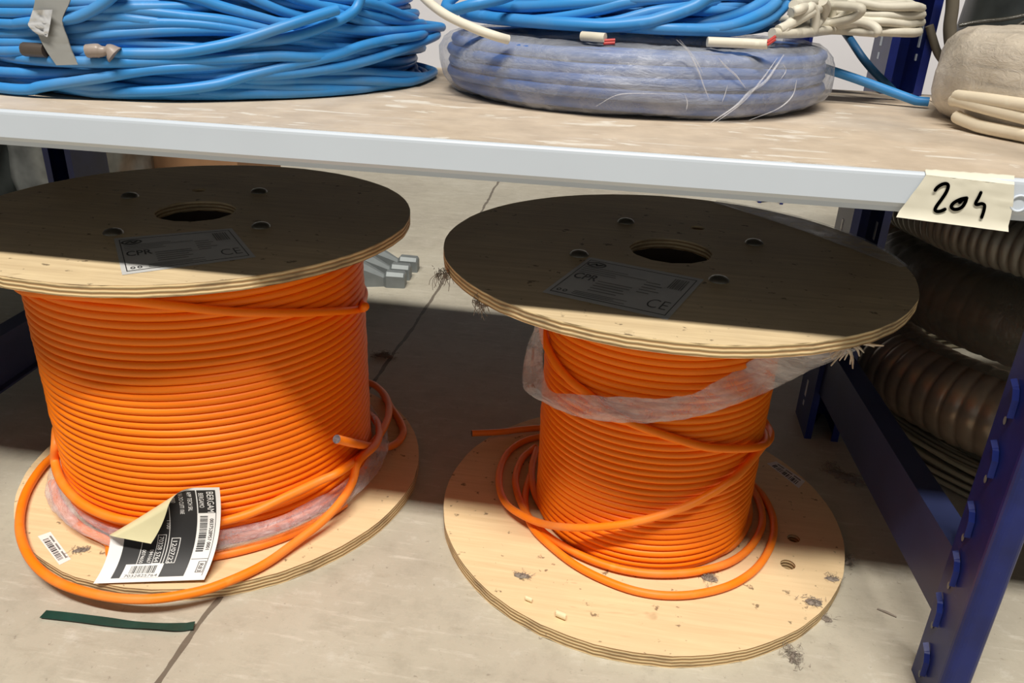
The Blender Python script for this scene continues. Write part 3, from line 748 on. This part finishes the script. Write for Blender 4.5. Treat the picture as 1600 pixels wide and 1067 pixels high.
for layer in range(14):
    z = ZS + rb + .001 + layer * .0092
    for q in range(7):
        R = BR_ - .023 - q * .0100 - random.uniform(0, .0035) - (.01 if layer > 9 else 0); k += 1
        m.tube(np.maximum(ring_pts(BX, BY, R, z, k * .73, .012, .010, (random.uniform(-.006, .006), random.uniform(-.006, .006)), (random.uniform(-.02, .02), random.uniform(-.02, .02))), [-9, -9, ZS + rb + .001]), rb, 8, True)
T = [[(97, 135), (158, 148), (225, 156), (330, 160), (430, 158), (520, 152), (600, 143), (640, 136)],
     [(0, 141), (45, 140), (67, 135), (158, 121), (225, 110), (290, 105)],
     [(110, 134), (180, 137), (225, 142), (281, 149), (360, 154)],
     [(270, 141), (340, 132), (385, 119), (452, 103), (520, 88), (565, 72), (610, 62), (644, 58)],
     [(423, 117), (497, 110), (565, 97), (632, 76), (680, 57)],
     [(441, 61), (486, 49), (531, 31), (554, 16), (563, -2), (566, -20)],
     [(97, 31), (126, 25), (153, 11), (171, -2), (190, -20)],
     [(101, 45), (202, 37), (292, 37), (360, 45), (440, 60)],
     [(150, 56), (200, 52), (270, 48), (360, 48), (430, 56)],
     [(0, 66), (60, 66), (108, 62), (180, 65), (270, 71), (337, 76)],
     [(108, 11), (202, 16), (292, 26), (360, 34), (440, 52)],
     [(0, 36), (50, 36), (101, 23), (180, 27), (240, 34)],
     [(0, 112), (67, 115), (157, 115), (202, 110)],
     [(0, 52), (60, 50), (130, 42), (210, 46)],
     [(0, 80), (60, 79), (130, 79), (200, 84)],
     [(0, 19), (60, 19), (120, 15), (190, 12)],
     [(0, 4), (70, 5), (130, 4)],
     [(124, 97), (225, 97), (360, 92), (430, 88), (480, 90)],
     [(250, 108), (340, 106), (430, 101), (497, 88), (531, 82), (580, 80)],
     [(380, 124), (441, 125), (565, 126), (640, 128), (677, 129)],
     [(340, 131), (374, 132), (475, 137), (554, 144)],
     [(340, 145), (400, 146), (480, 146), (540, 148)],
     [(480, 38), (520, 43), (587, 49), (655, 46), (690, 43)],
     [(500, 10), (554, 18), (610, 31), (655, 37)],
     [(380, -8), (398, 0), (441, 18), (479, 29), (520, 40)],
     [(300, -4), (340, 9), (396, 25), (452, 40), (500, 48)],
     [(440, -10), (466, 0), (509, 13), (565, 34)],
     [(565, 3), (600, 12), (630, 24)],
     [(360, 84), (420, 76), (480, 80), (540, 84)],
     [(480, 66), (530, 74), (580, 78)],
     [(500, 112), (560, 112), (620, 117), (660, 120)]]
for i, t in enumerate(T):
    R = BR_ + (.005 if i in (3, 4, 5, 6, 1, 17) else -.002) - .004 * random.random() - (.003 if i > 22 else 0)
    pts = [on_cyl(px, py, BX, BY, R) for px, py in t]
    for p in pts: p[2] = max(p[2], ZS + rb + .0005)
    if i in (5, 6): pts = [p for p in dive(pts, BX, BY)][:-3]
    else: pts = dive(pts, BX, BY, 26, .026, ZS + rb)
    m.tube(spline(pts, 7), rb, 10, zmin=ZS + rb + .001)
# cut end lying on the front of the coil
pts = [on_cyl(px, py, BX, BY, BR_ + q) for px, py, q in ((100, 84, -.01), (180, 84, .004), (270, 83, .006), (337, 73, .008), (385, 61, .009), (430, 46, .010), (475, 31, .011), (527, 15, .012))]
m.tube(spline(pts, 7), rb, 12, False, 0, True, 1)
m.build('cable', [M['blue'], M['chip']], bc)
# grey tape round the bundle, with a crinkled clear flap
el = spline([(55, -12), (54, 4), (50, 30), (62, 60), (74, 82), (88, 102)], 4); er = spline([(112, -12), (108, 5), (97, 32), (106, 62), (112, 80), (122, 101)], 4)
G = [[on_cyl(*(el[j] * (1 - t) + er[j] * t), BX, BY, BR_ + .010 + .001 * nz(i, j * .7, 2)) for i, t in enumerate(np.linspace(0, 1, 6))] for j in range(len(el))]
m = MB(); m.grid(G); m.grid([[p + np.array([.0, .0009, 0]) for p in r] for r in G]); m.build('tape_band', M['duct_tape'], bc)
fl_l = spline([(51, 16), (46, 32), (44, 40), (56, 52), (70, 57)], 3); fl_r = spline([(82, 15), (80, 28), (78, 40), (76, 50), (74, 58)], 3)
G = [[on_cyl(*(fl_l[j] * (1 - t) + fl_r[j] * t), BX, BY, BR_ + .012 + .006 * abs(nz(i * .8, j * .6, 4))) for i, t in enumerate(np.linspace(0, 1, 8))] for j in range(len(fl_l))]
m = MB(); m.grid(G); m.build('tape_flap', M['foil_tape'], bc)
# twists of dark tape on two strands
m = MB(); pts = [on_cyl(px, py, BX, BY, BR_ + .010) for px, py in ((136, 80), (150, 79), (160, 80), (171, 79), (180, 86))]
m.tube(spline(pts, 5), np.concatenate([np.linspace(.0056, .0058, 8), np.linspace(.0052, .0035, 6), np.linspace(.005, .0085, 7)]), 10)
m.build('end_tape', M['brown_tape'], bc)
m = MB(); m.tube(spline([on_cyl(px, py, BX, BY, BR_ + .006) for px, py in ((38, 77), (55, 78), (72, 79))], 5), .006, 10)
m.build('end_tape', M['black_tape'], bc)

# wrapped coil in the middle
WX, WY, WR = -.0191, .950, .214
wc = thing('cable_coil', 'flat coil of blue cable sealed in milky plastic wrap', 'cable coil', (WX, WY, ZS))
m = MB(); k = 100
for layer in range(5):
    for q in range(5):
        k += 1; m.tube(ring_pts(WX, WY, WR - .0125 - q * .0126 - (.004 if layer in (0, 4) else 0), ZS + .0105 + layer * .0104, k * .7, .004, .0025), .0056, 8, True)
m.build('cable', M['blue_wrapped'], wc)
def film_shell(cx, cy, R, z0, z1, wdt, seed, dz=None, ru=.004, n=220):
    prof = []
    zc, hh = (z0 + z1) / 2, (z1 - z0) / 2; rc = R - wdt / 2
    for j in range(22):
        a = 2 * PI * j / 22; e = .72
        prof.append((rc + wdt / 2 * math.copysign(abs(math.cos(a))**e, math.cos(a)), zc + hh * math.copysign(abs(math.sin(a))**e, math.sin(a))))
    G = []
    for i in range(n):
        a = 2 * PI * i / n; c_, s_ = math.cos(a), math.sin(a); row = []
        for j in range(23):
            r_, z_ = prof[j % 22]; t = 2 * PI * j / 22
            w1 = nz(c_ * 4 + seed, s_ * 4, math.sin(t) * 1.5); w2 = 1 - abs(nz(c_ * 14 + math.cos(t), s_ * 14 + math.sin(t) * 1.6, seed)) * 2
            dd = ru * w1 + ru * .7 * max(0, w2 - .45)
            zz = z_ + math.sin(t) * dd * .8
            row.append((cx + (r_ + math.cos(t) * dd) * c_, cy + (r_ + math.cos(t) * dd) * s_, min(max(zz, z0 + .0008), z1 + .0008)))
        G.append(row)
    mm = MB(); mm.grid(G, 0, True); return mm
film_shell(WX, WY, WR, ZS, ZS + .0625, .080, 3.0).build('plastic_wrap', M['film_milky'], wc)
# creases drawn up in the wrap: raised thin ridges
def crease(pts, r, cx, cy, R): return spline([on_cyl(px, py, cx, cy, R) for px, py in pts], 6), r
m = MB()
for pts, r in (([(1057, 62), (1075, 80), (1090, 108), (1100, 135), (1108, 155)], .0016), ([(1062, 62), (1085, 90), (1100, 118)], .001), ([(1225, 85), (1212, 105), (1195, 128), (1170, 145), (1150, 165), (1110, 192)], .0032),
               ([(1215, 90), (1190, 125), (1160, 160), (1120, 190)], .002), ([(1122, 90), (1135, 105), (1150, 118), (1165, 138)], .002), ([(1245, 125), (1238, 150), (1215, 170), (1170, 188)], .0014),
               ([(1070, 148), (1074, 160), (1072, 174)], .0012), ([(1137, 133), (1132, 150), (1128, 160)], .001), ([(930, 167), (960, 150), (990, 146), (1060, 148)], .0008), ([(1222, 98), (1228, 110), (1220, 124)], .001)):
    P, r = crease(pts, r, WX, WY, WR + .0022); m.tube(P, r * .5 * np.sin(np.linspace(.25, PI - .15, len(P))), 6)
m.build('wrap_crease', M['film_crease'], wc)

# second blue coil on top of the wrapped one
ZW = ZS + .0705
sc = thing('cable_coil', 'blue cable coil lying on top of the plastic-wrapped coil', 'cable coil', (-.026, .94, ZW))
SX, SY, SR = -.026, .957, .178
m = MB(); k = 300
for layer in range(8):
    for q in range(6):
        k += 1; m.tube(np.maximum(ring_pts(SX, SY, SR - .019 - q * .0112 - (0.0035 * layer), ZW + rb + .002 + layer * .0097, k * .61, .010, .006, (random.uniform(-.005, .005),) * 2, (random.uniform(-.02, .02), random.uniform(-.03, .03))), [-9, -9, ZW + .0057]), .0054, 8, True)
T2 = [[(724, 19), (745, 36), (777, 47), (830, 56), (872, 58), (936, 51), (1000, 36), (1032, 29), (1085, 10), (1110, -6)],
      [(762, 23), (809, 32), (872, 28), (936, 15), (980, 4)], [(756, 6), (809, 11), (894, 6), (1000, -1)],
      [(930, 60), (980, 55), (1046, 50), (1111, 34), (1164, 18), (1198, 0)], [(1040, 60), (1077, 55), (1137, 42), (1190, 21), (1214, 3), (1218, -10)],
      [(1060, 63), (1109, 59), (1164, 45), (1203, 29), (1229, 5), (1232, -10)], [(830, 44), (900, 44), (960, 34), (1020, 18)], [(860, 63), (930, 66), (980, 64), (1032, 60)]]
for i, t in enumerate(T2):
    pts = [on_cyl(px, py, SX, SY, SR + (.0035 if i in (0, 4, 5) else -.005)) for px, py in t]
    for p in pts: p[2] = max(p[2], ZW + rb + .001)
    m.tube(spline(dive(pts, SX, SY, 26, .026, ZW + .0054), 7), (.0059 if i == 0 else .0054), 10, zmin=ZW + .0062)
pts = [on_y(px, py, yy) for px, py, yy in ((800, -8, .8091), (775, 0, .8004), (734, 9, .7961), (707, 16, .8091), (697, 10, .8308), (704, 0, .8526), (720, -12, .87))]
m.tube(spline(pts, 7), .0054, 10)
m.build('cable', M['blue'], sc)

# pale grey cable coil behind and right of it
gc = thing('cable_coil', 'pale grey cable coil with a stripped red-cored end, right of the blue coils', 'cable coil', (.18, 1.18, ZW))
T3 = [([(1229, 79), (1263, 52), (1282, 31), (1291, 13), (1286, 2)], .9048), ([(1203, 72), (1229, 42), (1246, 26), (1262, 16)], .9222), ([(1216, 47), (1242, 34), (1271, 18), (1290, 10)], .957),
      ([(1211, 72), (1248, 50), (1282, 39), (1329, 29), (1346, 14)], .9309), ([(1230, 68), (1250, 66), (1295, 64), (1347, 66), (1366, 58), (1371, 47), (1358, 38), (1334, 34), (1300, 36)], .9483),
      ([(1245, 57), (1263, 55), (1308, 51), (1340, 50), (1347, 42), (1332, 37), (1305, 40)], .9657), ([(1240, 75), (1256, 76), (1282, 79), (1319, 81), (1350, 76)], .9744), ([(1260, 55), (1277, 45), (1308, 31), (1326, 18), (1330, 4)], .957),
      ([(1236, 20), (1255, 13), (1275, 8), (1321, 0)], .9918), ([(1215, 60), (1260, 38), (1300, 22), (1340, 12)], 1.0005), ([(1240, 8), (1290, 2), (1330, -6)], .9831),
      ([(1260, 66), (1300, 58), (1335, 60)], .9831), ([(1230, 50), (1290, 26), (1310, 14), (1300, 2)], .9918)]
def clear_of(px, py, y):
    p = on_y(px, py, y); return on_cyl(px, py, SX, SY, SR + .02) if math.hypot(p[0] - SX, p[1] - SY) < SR + .02 else p
m = MB()
for i_, (t, y) in enumerate(T3):
    pts = [clear_of(px, py, y + .010 * math.sin(i)) for i, (px, py) in enumerate(t)]; e = pts[-1]
    if i_ in (1, 2): pts += [e + np.array([.004, .008, .003]), e + np.array([.010, .014, -.004]), e + np.array([.012, .017, -.020]), e + np.array([.008, .018, -.040])]
    elif t[-1][1] > 8: pts += [e + np.array([-.016, .012, .002]), e + np.array([-.04, .03, .001]), e + np.array([-.05, .05, -.004])]
    m.tube(spline(pts, 7), .0047, 10, zmin=ZW + .0052)
k = 500
for q in range(16):
    k += 1
    m.tube(np.maximum(ring_pts(.236, 1.018, .054 - .008 * (q % 4), ZW + .0058 + .0086 * (q // 4), k * .7, .007, .005, (0, 0), (0, 0), 70, 1.05), [-9, -9, ZW + .0055]), .0047, 8, True)
# ends: one at the left, one under the front of the blue coil, one at the right
m.build('cable', M['grey_cable'], gc)
m = MB(); m.tube(spline([on_y(px, py, yy) for px, py, yy in ((655, -12, .80), (672, 5, .79), (700, 25, .776), (745, 46, .763), (776, 57, .762), (794, 62, .768))], 7), .0044, 10)
m.build('cable_end', M['grey_cable'], gc)
m = MB(); m.tube(spline([on_y(px, py, yy) for px, py, yy in ((908, 69, .768), (920, 69, .765), (932, 68, .761), (945, 67, .758))], 5), .0042, 10, zmin=ZS + .0677)
m.build('cable_end', M['grey_cable'], gc)
m = MB(); m.tube(spline([on_y(px, py, yy) for px, py, yy in ((1105, 66, .772), (1125, 69, .774), (1145, 70, .776), (1170, 70, .778), (1199, 69, .774))], 5), .0043, 10, zmin=ZS + .0678)
m.build('cable_end', M['grey_cable'], gc)
for a, b_, y in (((943, 66), (961, 65), .758), ((1199, 68), (1212, 59), .774)):
    m = MB()
    for dz in (-.0010, .0012): m.tube([on_y(*a, y) + np.array([0, 0, dz]), (on_y(*a, y) + on_y(*b_, y)) / 2 + np.array([0, 0, dz]), on_y(*b_, y) + np.array([0, 0, dz])], .0015, 8)
    o = m.build('wire_core', M['red_wire'], gc); o['label'] = 'red inner wires'

# loose strands across the shelf's right
m = MB(); m.tube(spline([on_y(px, py, yy) for px, py, yy in ((1270, 100, .985), (1292, 108, .985), (1340, 124, .985), (1400, 146, .980), (1450, 164.5, .972))], 8), .0049, 12, zmin=ZS + .0062)
tag(m.build('loose_cable', M['blue'], None, on_y(1340, 124, .985)), 'single light blue cable lying across the shelf towards the cream coil', 'cable')
m = MB(); m.tube(spline([on_y(px, py, yy) for px, py, yy in ((1318, 48, 1.085), (1330, 64, 1.05), (1346, 88, 1.03), (1364, 110, 1.03), (1385, 131, 1.035), (1404, 150, 1.04))], 8), .0045, 12, zmin=ZS + .006)
tag(m.build('loose_cable', M['navy_cable'], None, on_y(1390, 137, 1.035)), 'dull dark blue cable end hanging down in front of the rear post', 'cable')

# cream wrapped coil at the right edge
VX, VY, VR = .483, .870, .193
cc = thing('cable_coil', 'cream cable coil in torn pale plastic at the right end of the shelf', 'cable coil', (VX, VY, ZS))
m = MB(); k = 700
for layer in range(6):
    for q in range(4):
        k += 1; m.tube(ring_pts(VX, VY, VR - .014 - q * .0135, ZS + .0105 + layer * .0126, k * .7, .0045, .0035), .0061, 8, True)
for t in ([(1495, 150), (1510, 152), (1550, 157), (1610, 166)], [(1490, 157), (1500, 158), (1545, 170), (1610, 186)], [(1495, 182), (1502, 186), (1545, 203), (1610, 225)]):
    m.tube(spline([on_cyl(px, py, VX, VY, VR + .007) for px, py in t], 7), .0057, 12, zmin=ZS + .007)
m.build('cable', M['cream_cable'], cc)
film_shell(VX, VY, VR + .0035, ZS, ZS + .087, .087, 11.0, None, .005).build('plastic_wrap', M['film_cream'], cc)
# dark bundle in plastic standing behind it
dk = thing('wrapped_bundle', 'dark grey bundle in dusty plastic standing behind the cream coil', 'bundle', (.58, 1.5, ZS))
m = MB(); G = []
for i in range(48):
    a = 2 * PI * i / 48; c_, s_ = math.cos(a), math.sin(a); row = []
    for j in range(16):
        t = j / 15; r_ = (.125 + .012 * nz(c_ * 3, s_ * 3, t * 4) + .006 * abs(nz(c_ * 9, s_ * 9, t * 3))) * (1 if 0 < j < 15 else .05)
        row.append((.790 + r_ * c_ * 1.4, 1.83 + r_ * s_ * 1.1, .85 * t))
    G.append(row)
m.grid(G, 0, True); m.build('plastic_wrap', M['dark_bag'], dk)
m = MB()
for pts in ([(1498, 40), (1530, 34), (1570, 30), (1610, 22)], [(1540, 90), (1565, 60), (1590, 40), (1610, 30)]):
    m.tube(spline([on_y(px, py, 1.688) for px, py in pts], 6), .0035, 6)
m.build('wrap_crease', M['film_dark'], dk)
m = MB(); m.tube(spline([on_y(px, py, 1.079) for px, py in ((1489, -30), (1488, 10), (1484, 45), (1487, 80), (1490, 112))] + [on_y(1500, 128, 1.079)], 7), .0074, 12, zmin=ZS + .0085)
tag(m.build('loose_cable', M['dark_cable'], None, on_z(1500, 140, ZS)), 'thick drab cable hanging upright behind the cream coil', 'cable')
m = MB(); m.tube(spline([on_y(px, py, 1.096) for px, py in ((1452, 40), (1458, 62), (1466, 84), (1480, 102), (1490, 112))], 7), .0048, 10, zmin=ZS + .006)
tag(m.build('loose_cable', M['dark_cable'], None, on_z(1500, 140, ZS)), 'thin dark cable curving down between rear post and cream coil', 'cable')

# ------------------------------------------------------------------ things on the floor
# galvanised bars behind the left reel
def bar(name, label, tip, direction, L, wdt, hgt, z0):
    d = np.array([*direction, 0.]); d /= np.linalg.norm(d); q = np.array([-d[1], d[0], 0]); t0 = np.array([*tip[:2], z0])
    m = MB(); secs = [(0, .66, .72), (.003, .72, .82), (.040, .74, .86), (.047, .42, .66), (.105, 1.0, 1.5), (.12, 1.04, 1.6), (L, 1.04, 1.6)]; G = []
    for s, w_, h_ in secs:
        c = t0 - d * s; W_, H_ = wdt * w_ / 2, hgt * h_; b = H_ * .22
        prof = [(-W_, 0), (-W_, H_ - b), (-W_ + b, H_), (W_ - b, H_), (W_, H_ - b), (W_, 0), (-W_, 0)]
        G.append([c + q * u + np.array([0, 0, v]) for u, v in prof])
    m.grid(G, 0, False, False); m.add(G[0][:6], [tuple(range(6))], 0, False); m.add(G[-1][:6], [tuple(range(6))[::-1]], 0, False)
    return tag(m.build(name, M['zinc'], None, (tip[0], tip[1], 0)), label, 'metal bar', 'metal bars behind the left reel')
p1, p2, p3 = on_z(634, 447, 0), on_z(633, 436, .0), on_z(651, 426, 0)
bar('metal_bar', 'grey metal bar with necked tip, nearest of the three behind the left reel', p1, (.985, .13), .55, .044, .040, 0)
bar('metal_bar', 'grey metal bar with necked tip, middle of the three behind the left reel', p1 + np.array([-.003, .05, 0]), (.985, .10), .55, .044, .040, 0)
bar('metal_bar', 'grey metal bar with necked tip, farthest of the three behind the left reel', p3 + np.array([.0, .015, 0]), (.97, .10), .55, .044, .040, .0)

# dark green strap
a0, a1 = on_z(68, 962, 0), on_z(304, 981, 0); mid = on_z(170, 975, 0); mid2 = on_z(262, 983, 0)
sp = spline([a0, mid, mid2, a1], 8); G = []
for i, p in enumerate(sp):
    d = np.gradient(sp, axis=0)[i]; d /= np.linalg.norm(d); q = np.array([-d[1], d[0], 0]); tw = .9 * math.sin(i * .35) * .5
    zc = .0022 + .0012 * abs(math.sin(i * .3)); wq = .0052
    up = np.array([0, 0, 1.]); e = q * math.cos(tw) + up * math.sin(tw) * .3
    row = [p + e * wq * s + up * (zc + .0006 * k) for s, k in ((-1, 0), (1, 0), (1, 1), (-1, 1), (-1, 0))]; G.append(row)
m = MB(); m.grid(G, 0, False, False)
for r in (G[0], G[-1]): m.add(r[:4], [(0, 1, 2, 3)], 0, False)
tag(m.build('strap_offcut', M['green'], None, (mid[0], mid[1], 0)), 'thin dark green strap offcut lying on the floor in front of the left reel', 'strap')

# lint tufts
def tuft(c, size, label, flat=.5, n=110, seed=0, stretch=(1, 0)):
    r2 = random.Random(seed); m = MB(); c = np.array(c, float); ex = np.array([*stretch, 0.])
    for k in range(n):
        th = r2.uniform(0, 2 * PI); rr = size * abs(r2.gauss(0, .4)); s = c + np.array([math.cos(th) * rr, math.sin(th) * rr, r2.random() * size * flat]) + ex * size * r2.uniform(-1, 1) * .8
        d = np.array([r2.gauss(0, 1), r2.gauss(0, 1), r2.gauss(0, .4)]) * size * .22
        e = s + d; md = (s + e) / 2 + np.array([r2.gauss(0, .2), r2.gauss(0, .2), r2.gauss(0, .1)]) * size
        P = spline([s, md, e], 3); P[:, 2] = np.maximum(P[:, 2], c[2] + .0006); m.tube(P, size * .016, 4)
    # matted heart of the tuft
    G = []
    for i in range(12):
        a = 2 * PI * i / 12; G.append([c + np.array([math.cos(a) * rr * size * (1 + .5 * nz(a * 2, j, seed)) * .5, math.sin(a) * rr * size * .4 * (1 + .5 * nz(a * 2, j, seed + 3)), .0004 + size * flat * zz * .8]) + ex * size * .5 * math.cos(a) * rr for j, (rr, zz) in enumerate(((1, 0), (.9, .3), (.5, .55), (.02, .6)))])
    m.grid(G, 0, True)
    return tag(m.build('lint_tuft', M['dust'], None, c), label, 'lint', 'grey lint tufts')
tuft(on_z(815, 900, ZB), .009, 'grey lint tuft on the front left of the right reel base', .6, 60, 1)
tuft(on_z(1108, 904, ZB), .012, 'grey lint tuft beside the outer cable loop on the right reel base', .5, 70, 2, (.6, -.1))
tuft(on_z(1271, 942, ZB), .012, 'grey lint tuft near the right rim of the right reel base', .5, 70, 3, (.5, -.1))
tuft(on_z(1300, 905, ZB), .009, 'flat lint tuft at the right rim above the larger rim tuft', .3, 50, 4, (.8, 0))
tuft(on_z(861, 990, 0), .012, 'lint tuft on the floor against the front left edge of the right reel', .9, 80, 5)
tuft(on_z(1131, 1027, 0), .010, 'lint tuft on the floor at the front edge of the right reel', .9, 70, 6)
tuft(on_z(1238, 1028, 0), .014, 'long lint roll on the floor right of the front of the right reel', .5, 90, 7, (-.5, .9))
tuft(on_z(1290, 968, 0), .009, 'dark lint tuft on the floor just right of the right reel edge', .8, 60, 8, (.5, -.5))
tuft(on_z(1326, 878, 0), .013, 'lint tuft on the floor beside the right reel in the shade', .7, 70, 9, (0, .8))
tuft(on_z(475, 890, 0), .008, 'lint tuft on the floor against the front edge of the left reel', 1.0, 60, 10)
tuft(on_z(600, 556, 0), .018, 'dark lint on the floor joint in the shade between the reels', .3, 70, 11, (1, 0))
tuft(on_z(1320, 745, 0), .022, 'long dark dust drift on the floor behind the right reel', .3, 110, 12, (1.2, -.8))
tuft(on_z(127, 860, ZB), .010, 'dark smudge of lint on the left reel base beside the barcode sticker', .2, 70, 13, (.7, .5))
def hang(c, size, label, seed):
    r2 = random.Random(seed); m = MB(); c = np.array(c)
    for k in range(60):
        s = c + np.array([r2.gauss(0, .35), r2.gauss(0, .2), r2.gauss(0, .2)]) * size; e = s + np.array([r2.gauss(0, .3), r2.gauss(0, .2), -abs(r2.gauss(.4, .5))]) * size
        m.tube(spline([s, (s + e) / 2 + np.array([r2.gauss(0, .2), 0, r2.gauss(0, .15)]) * size, e], 3), size * .022, 4)
    return tag(m.build('lint_tuft', M['dust'], None, c), label, 'lint', 'grey lint tufts')
hang(on_z(693, 425, RZT - .008) + np.array([-.001, 0, 0]), .012, 'lint hanging from the far left rim of the right reel top', 21)
hang(on_z(752, 468, RZT - .012), .013, 'lint hanging from the near left rim of the right reel top', 22)
# curled shavings
for (px, py), s, lb in (((826, 939), .006, 'small curled shaving on the right reel base, left of the two'), ((876, 965), .0085, 'small curled shaving on the right reel base, right of the two')):
    c = on_z(px, py, ZB); m = MB(); G = []
    for i in range(9):
        a = .3 + i * .55; G.append([(c[0] + u * s * .62, c[1] + s * .42 * math.cos(a) - u * s * .22, ZB + .0004 + s * .42 * (1 + math.sin(a))) for u in (-1, 0, 1)])
    m.grid(G, 0); m.grid([[np.array(p) + np.array([0, 0, .0004]) for p in r] for r in G], 0)
    tag(m.build('wood_shaving', M['chip'], None, c), lb, 'shaving', 'shavings on the right reel')
# splinter on the floor
p = on_z(1385, 958, 0); m = MB(); m.tube([p + np.array([-.009, .004, .0012]), p + np.array([0, 0, .0014]), p + np.array([.009, -.005, .0012])], [.0008, .0014, .0009], 6)
tag(m.build('splinter', M['dust'], None, p), 'thin grey splinter on the floor by the foot of the right post', 'splinter')

# ------------------------------------------------------------------ next bay on the right: ribbed ducts and a wire coil
def ribbed_ring(cx, cy, R, zc, r, a0, a1, rib, depth, n, mi=0):
    m = MB(); P = []; rad = []
    for i in range(n):
        a = a0 + (a1 - a0) * i / (n - 1); P.append((cx + R * math.cos(a), cy + R * math.sin(a), zc + .004 * nz(a * 2, zc * 9, 2)))
        ph = (R * abs(a - a0) / rib) % 1; rad.append(r - depth * (1 - math.sin(PI * ph)**.5) + depth * .4 * nz(i * .05, zc * 7, 4))
    m.tube(P, rad, 24); return m
DX, DY, DR = .735, 1.247, .332
ribbed_ring(DX, DY, DR, .116, .060, -PI * .98, PI * .98, .020, .0035, 900).build('ribbed_duct', M['duct'], None, (DX, DY, 0))
tag(bpy.data.objects['ribbed_duct'], 'lower ring of shiny ribbed duct stacked beyond the right post', 'duct', 'ribbed ducts in the next bay')
o = ribbed_ring(DX + .01, DY + .03, DR - .004, .2375, .059, -PI * .98, PI * .98, .021, .0035, 900).build('ribbed_duct', M['duct'], None, (DX, DY, 0))
tag(o, 'upper ring of shiny ribbed duct stacked beyond the right post', 'duct', 'ribbed ducts in the next bay')
o = ribbed_ring(DX + .01, DY + .01, DR + .018, .3420, .036, -PI * .98, PI * .98, .0125, .006, 1200).build('ribbed_hose', M['hose'], None, (DX, DY, 0))
tag(o, 'grey deeply ribbed hose on top of the ducts, under the 204 tape', 'hose')
# sheet of dusty film draped over the upper duct
G = []
for i in range(70):
    a = -PI * .98 + i / 69 * PI * 1.1; row = []
    prof = [(.054 + .002 * nz(i * .35, 2, 1), .176), (.058 + .002 * nz(i * .3, 5, 1), .192)] + [((.064 + .003 * nz(i * .3, j * .4, 7)) * math.cos(PI * (-.18 + .95 * j / 13)), .2375 + (.064 + .003 * nz(i * .3, j * .4, 7)) * math.sin(PI * (-.18 + .95 * j / 13))) for j in range(11)]
    for q, z in prof: row.append((DX + .01 + (DR - .004 + q) * math.cos(a), DY + .03 + (DR - .004 + q) * math.sin(a), z))
    G.append(row)
m = MB(); m.grid(G); tag(m.build('plastic_sheet', M['film_dark'], None, (DX, DY, .3)), 'dusty plastic sheet draped over the upper ribbed duct', 'plastic sheet')
m = MB(); k = 900
for layer in range(4):
    for q in range(8):
        k += 1; m.tube(np.maximum(ring_pts(DX, DY, DR + .028 - q * .009, .006 + layer * .0115, k * .7, .014, .006, n=80), [-9, -9, .0045]), .0038, 6, True)
tag(m.build('wire_coil', M['drab_wire'], None, (DX, DY, 0)), 'low coil of drab wire on the floor under the ribbed ducts', 'wire coil')

# ------------------------------------------------------------------ far left, seen under the shelf
def crumple_box(x0, x1, y0, y1, z0, z1, amp, seed, rot=0.0):
    m = MB(); n = 14; cx, cy = (x0 + x1) / 2, (y0 + y1) / 2; per = []
    cs = [(x0, y0), (x1, y0), (x1, y1), (x0, y1)]
    for k in range(4):
        a, b = np.array(cs[k]), np.array(cs[(k + 1) % 4]); per += [a + (b - a) * i / n for i in range(n)]
    G = []
    for p in per:
        row = []
        for j in range(n + 1):
            t = j / n; z = z0 + (z1 - z0) * t; d = amp * nz(p[0] * 14 + z * 9, p[1] * 14 - z * 9, seed) ; s = (np.array([cx, cy]) - p); s = s / np.linalg.norm(s)
            q = p + s * d; q = np.array([cx, cy]) + np.array([(q[0] - cx) * math.cos(rot) - (q[1] - cy) * math.sin(rot), (q[0] - cx) * math.sin(rot) + (q[1] - cy) * math.cos(rot)])
            row.append((q[0], q[1], z))
        G.append(row)
    m.grid(G, 0, True, True); m.add([r[-1] for r in G], [tuple(range(len(G)))], 0, False); return m
tag(crumple_box(-1.40, -1.19, 1.58, 1.80, 0, .40, .012, 3).build('foil_parcel', M['foil'], None, (-1.3, 1.7, 0)), 'crinkled silver grey parcel standing behind the left reel', 'parcel')
tag(crumple_box(-1.78, -1.42, 1.45, 1.80, 0, .36, .03, 8).build('plastic_bag', M['dark_bag'], None, (-1.6, 1.6, 0)), 'dark plastic sack at the far left under the shelf', 'sack')
gb = MB(); ga, gc_ = on_y(170, 258, 1.84)[0], on_y(205, 258, 1.84)[0]; gb.box(ga - .03, gc_, 1.84, 1.86, 0, .42)
tag(gb.build('grey_board', M['grey_board'], None, (-1.3, 1.85, 0)), 'grey board standing upright behind the left rear post', 'board')
cb = thing('cardboard_box', 'brown cardboard box behind the left reel, below the shelf edge', 'box', (-1.15, 1.98, 0))
xa, xb = on_y(207, 258, 1.9)[0], on_y(371, 258, 1.9)[0]
m = MB(); m.box(xa, xb, 1.90, 2.15, 0, .262); m.build('body', M['carton'], cb)
m = MB(); c = on_y(214, 256, 1.899); m.box(c[0] - .006, c[0] + .006, 1.8985, 1.8995, c[2] - .014, c[2] + .006); m.build('red_mark', M['red'], cb)
# farther post of another rack
c = on_y(1222, 326, 2.6)
omega_post(c[0] - .078, c[0], 2.6, 2.65, -1).build('rack_post', M['navy'], None, (c[0], 2.6, 0))
tag(bpy.data.objects['rack_post'], 'distant navy rack post just visible behind the right reel', 'post')
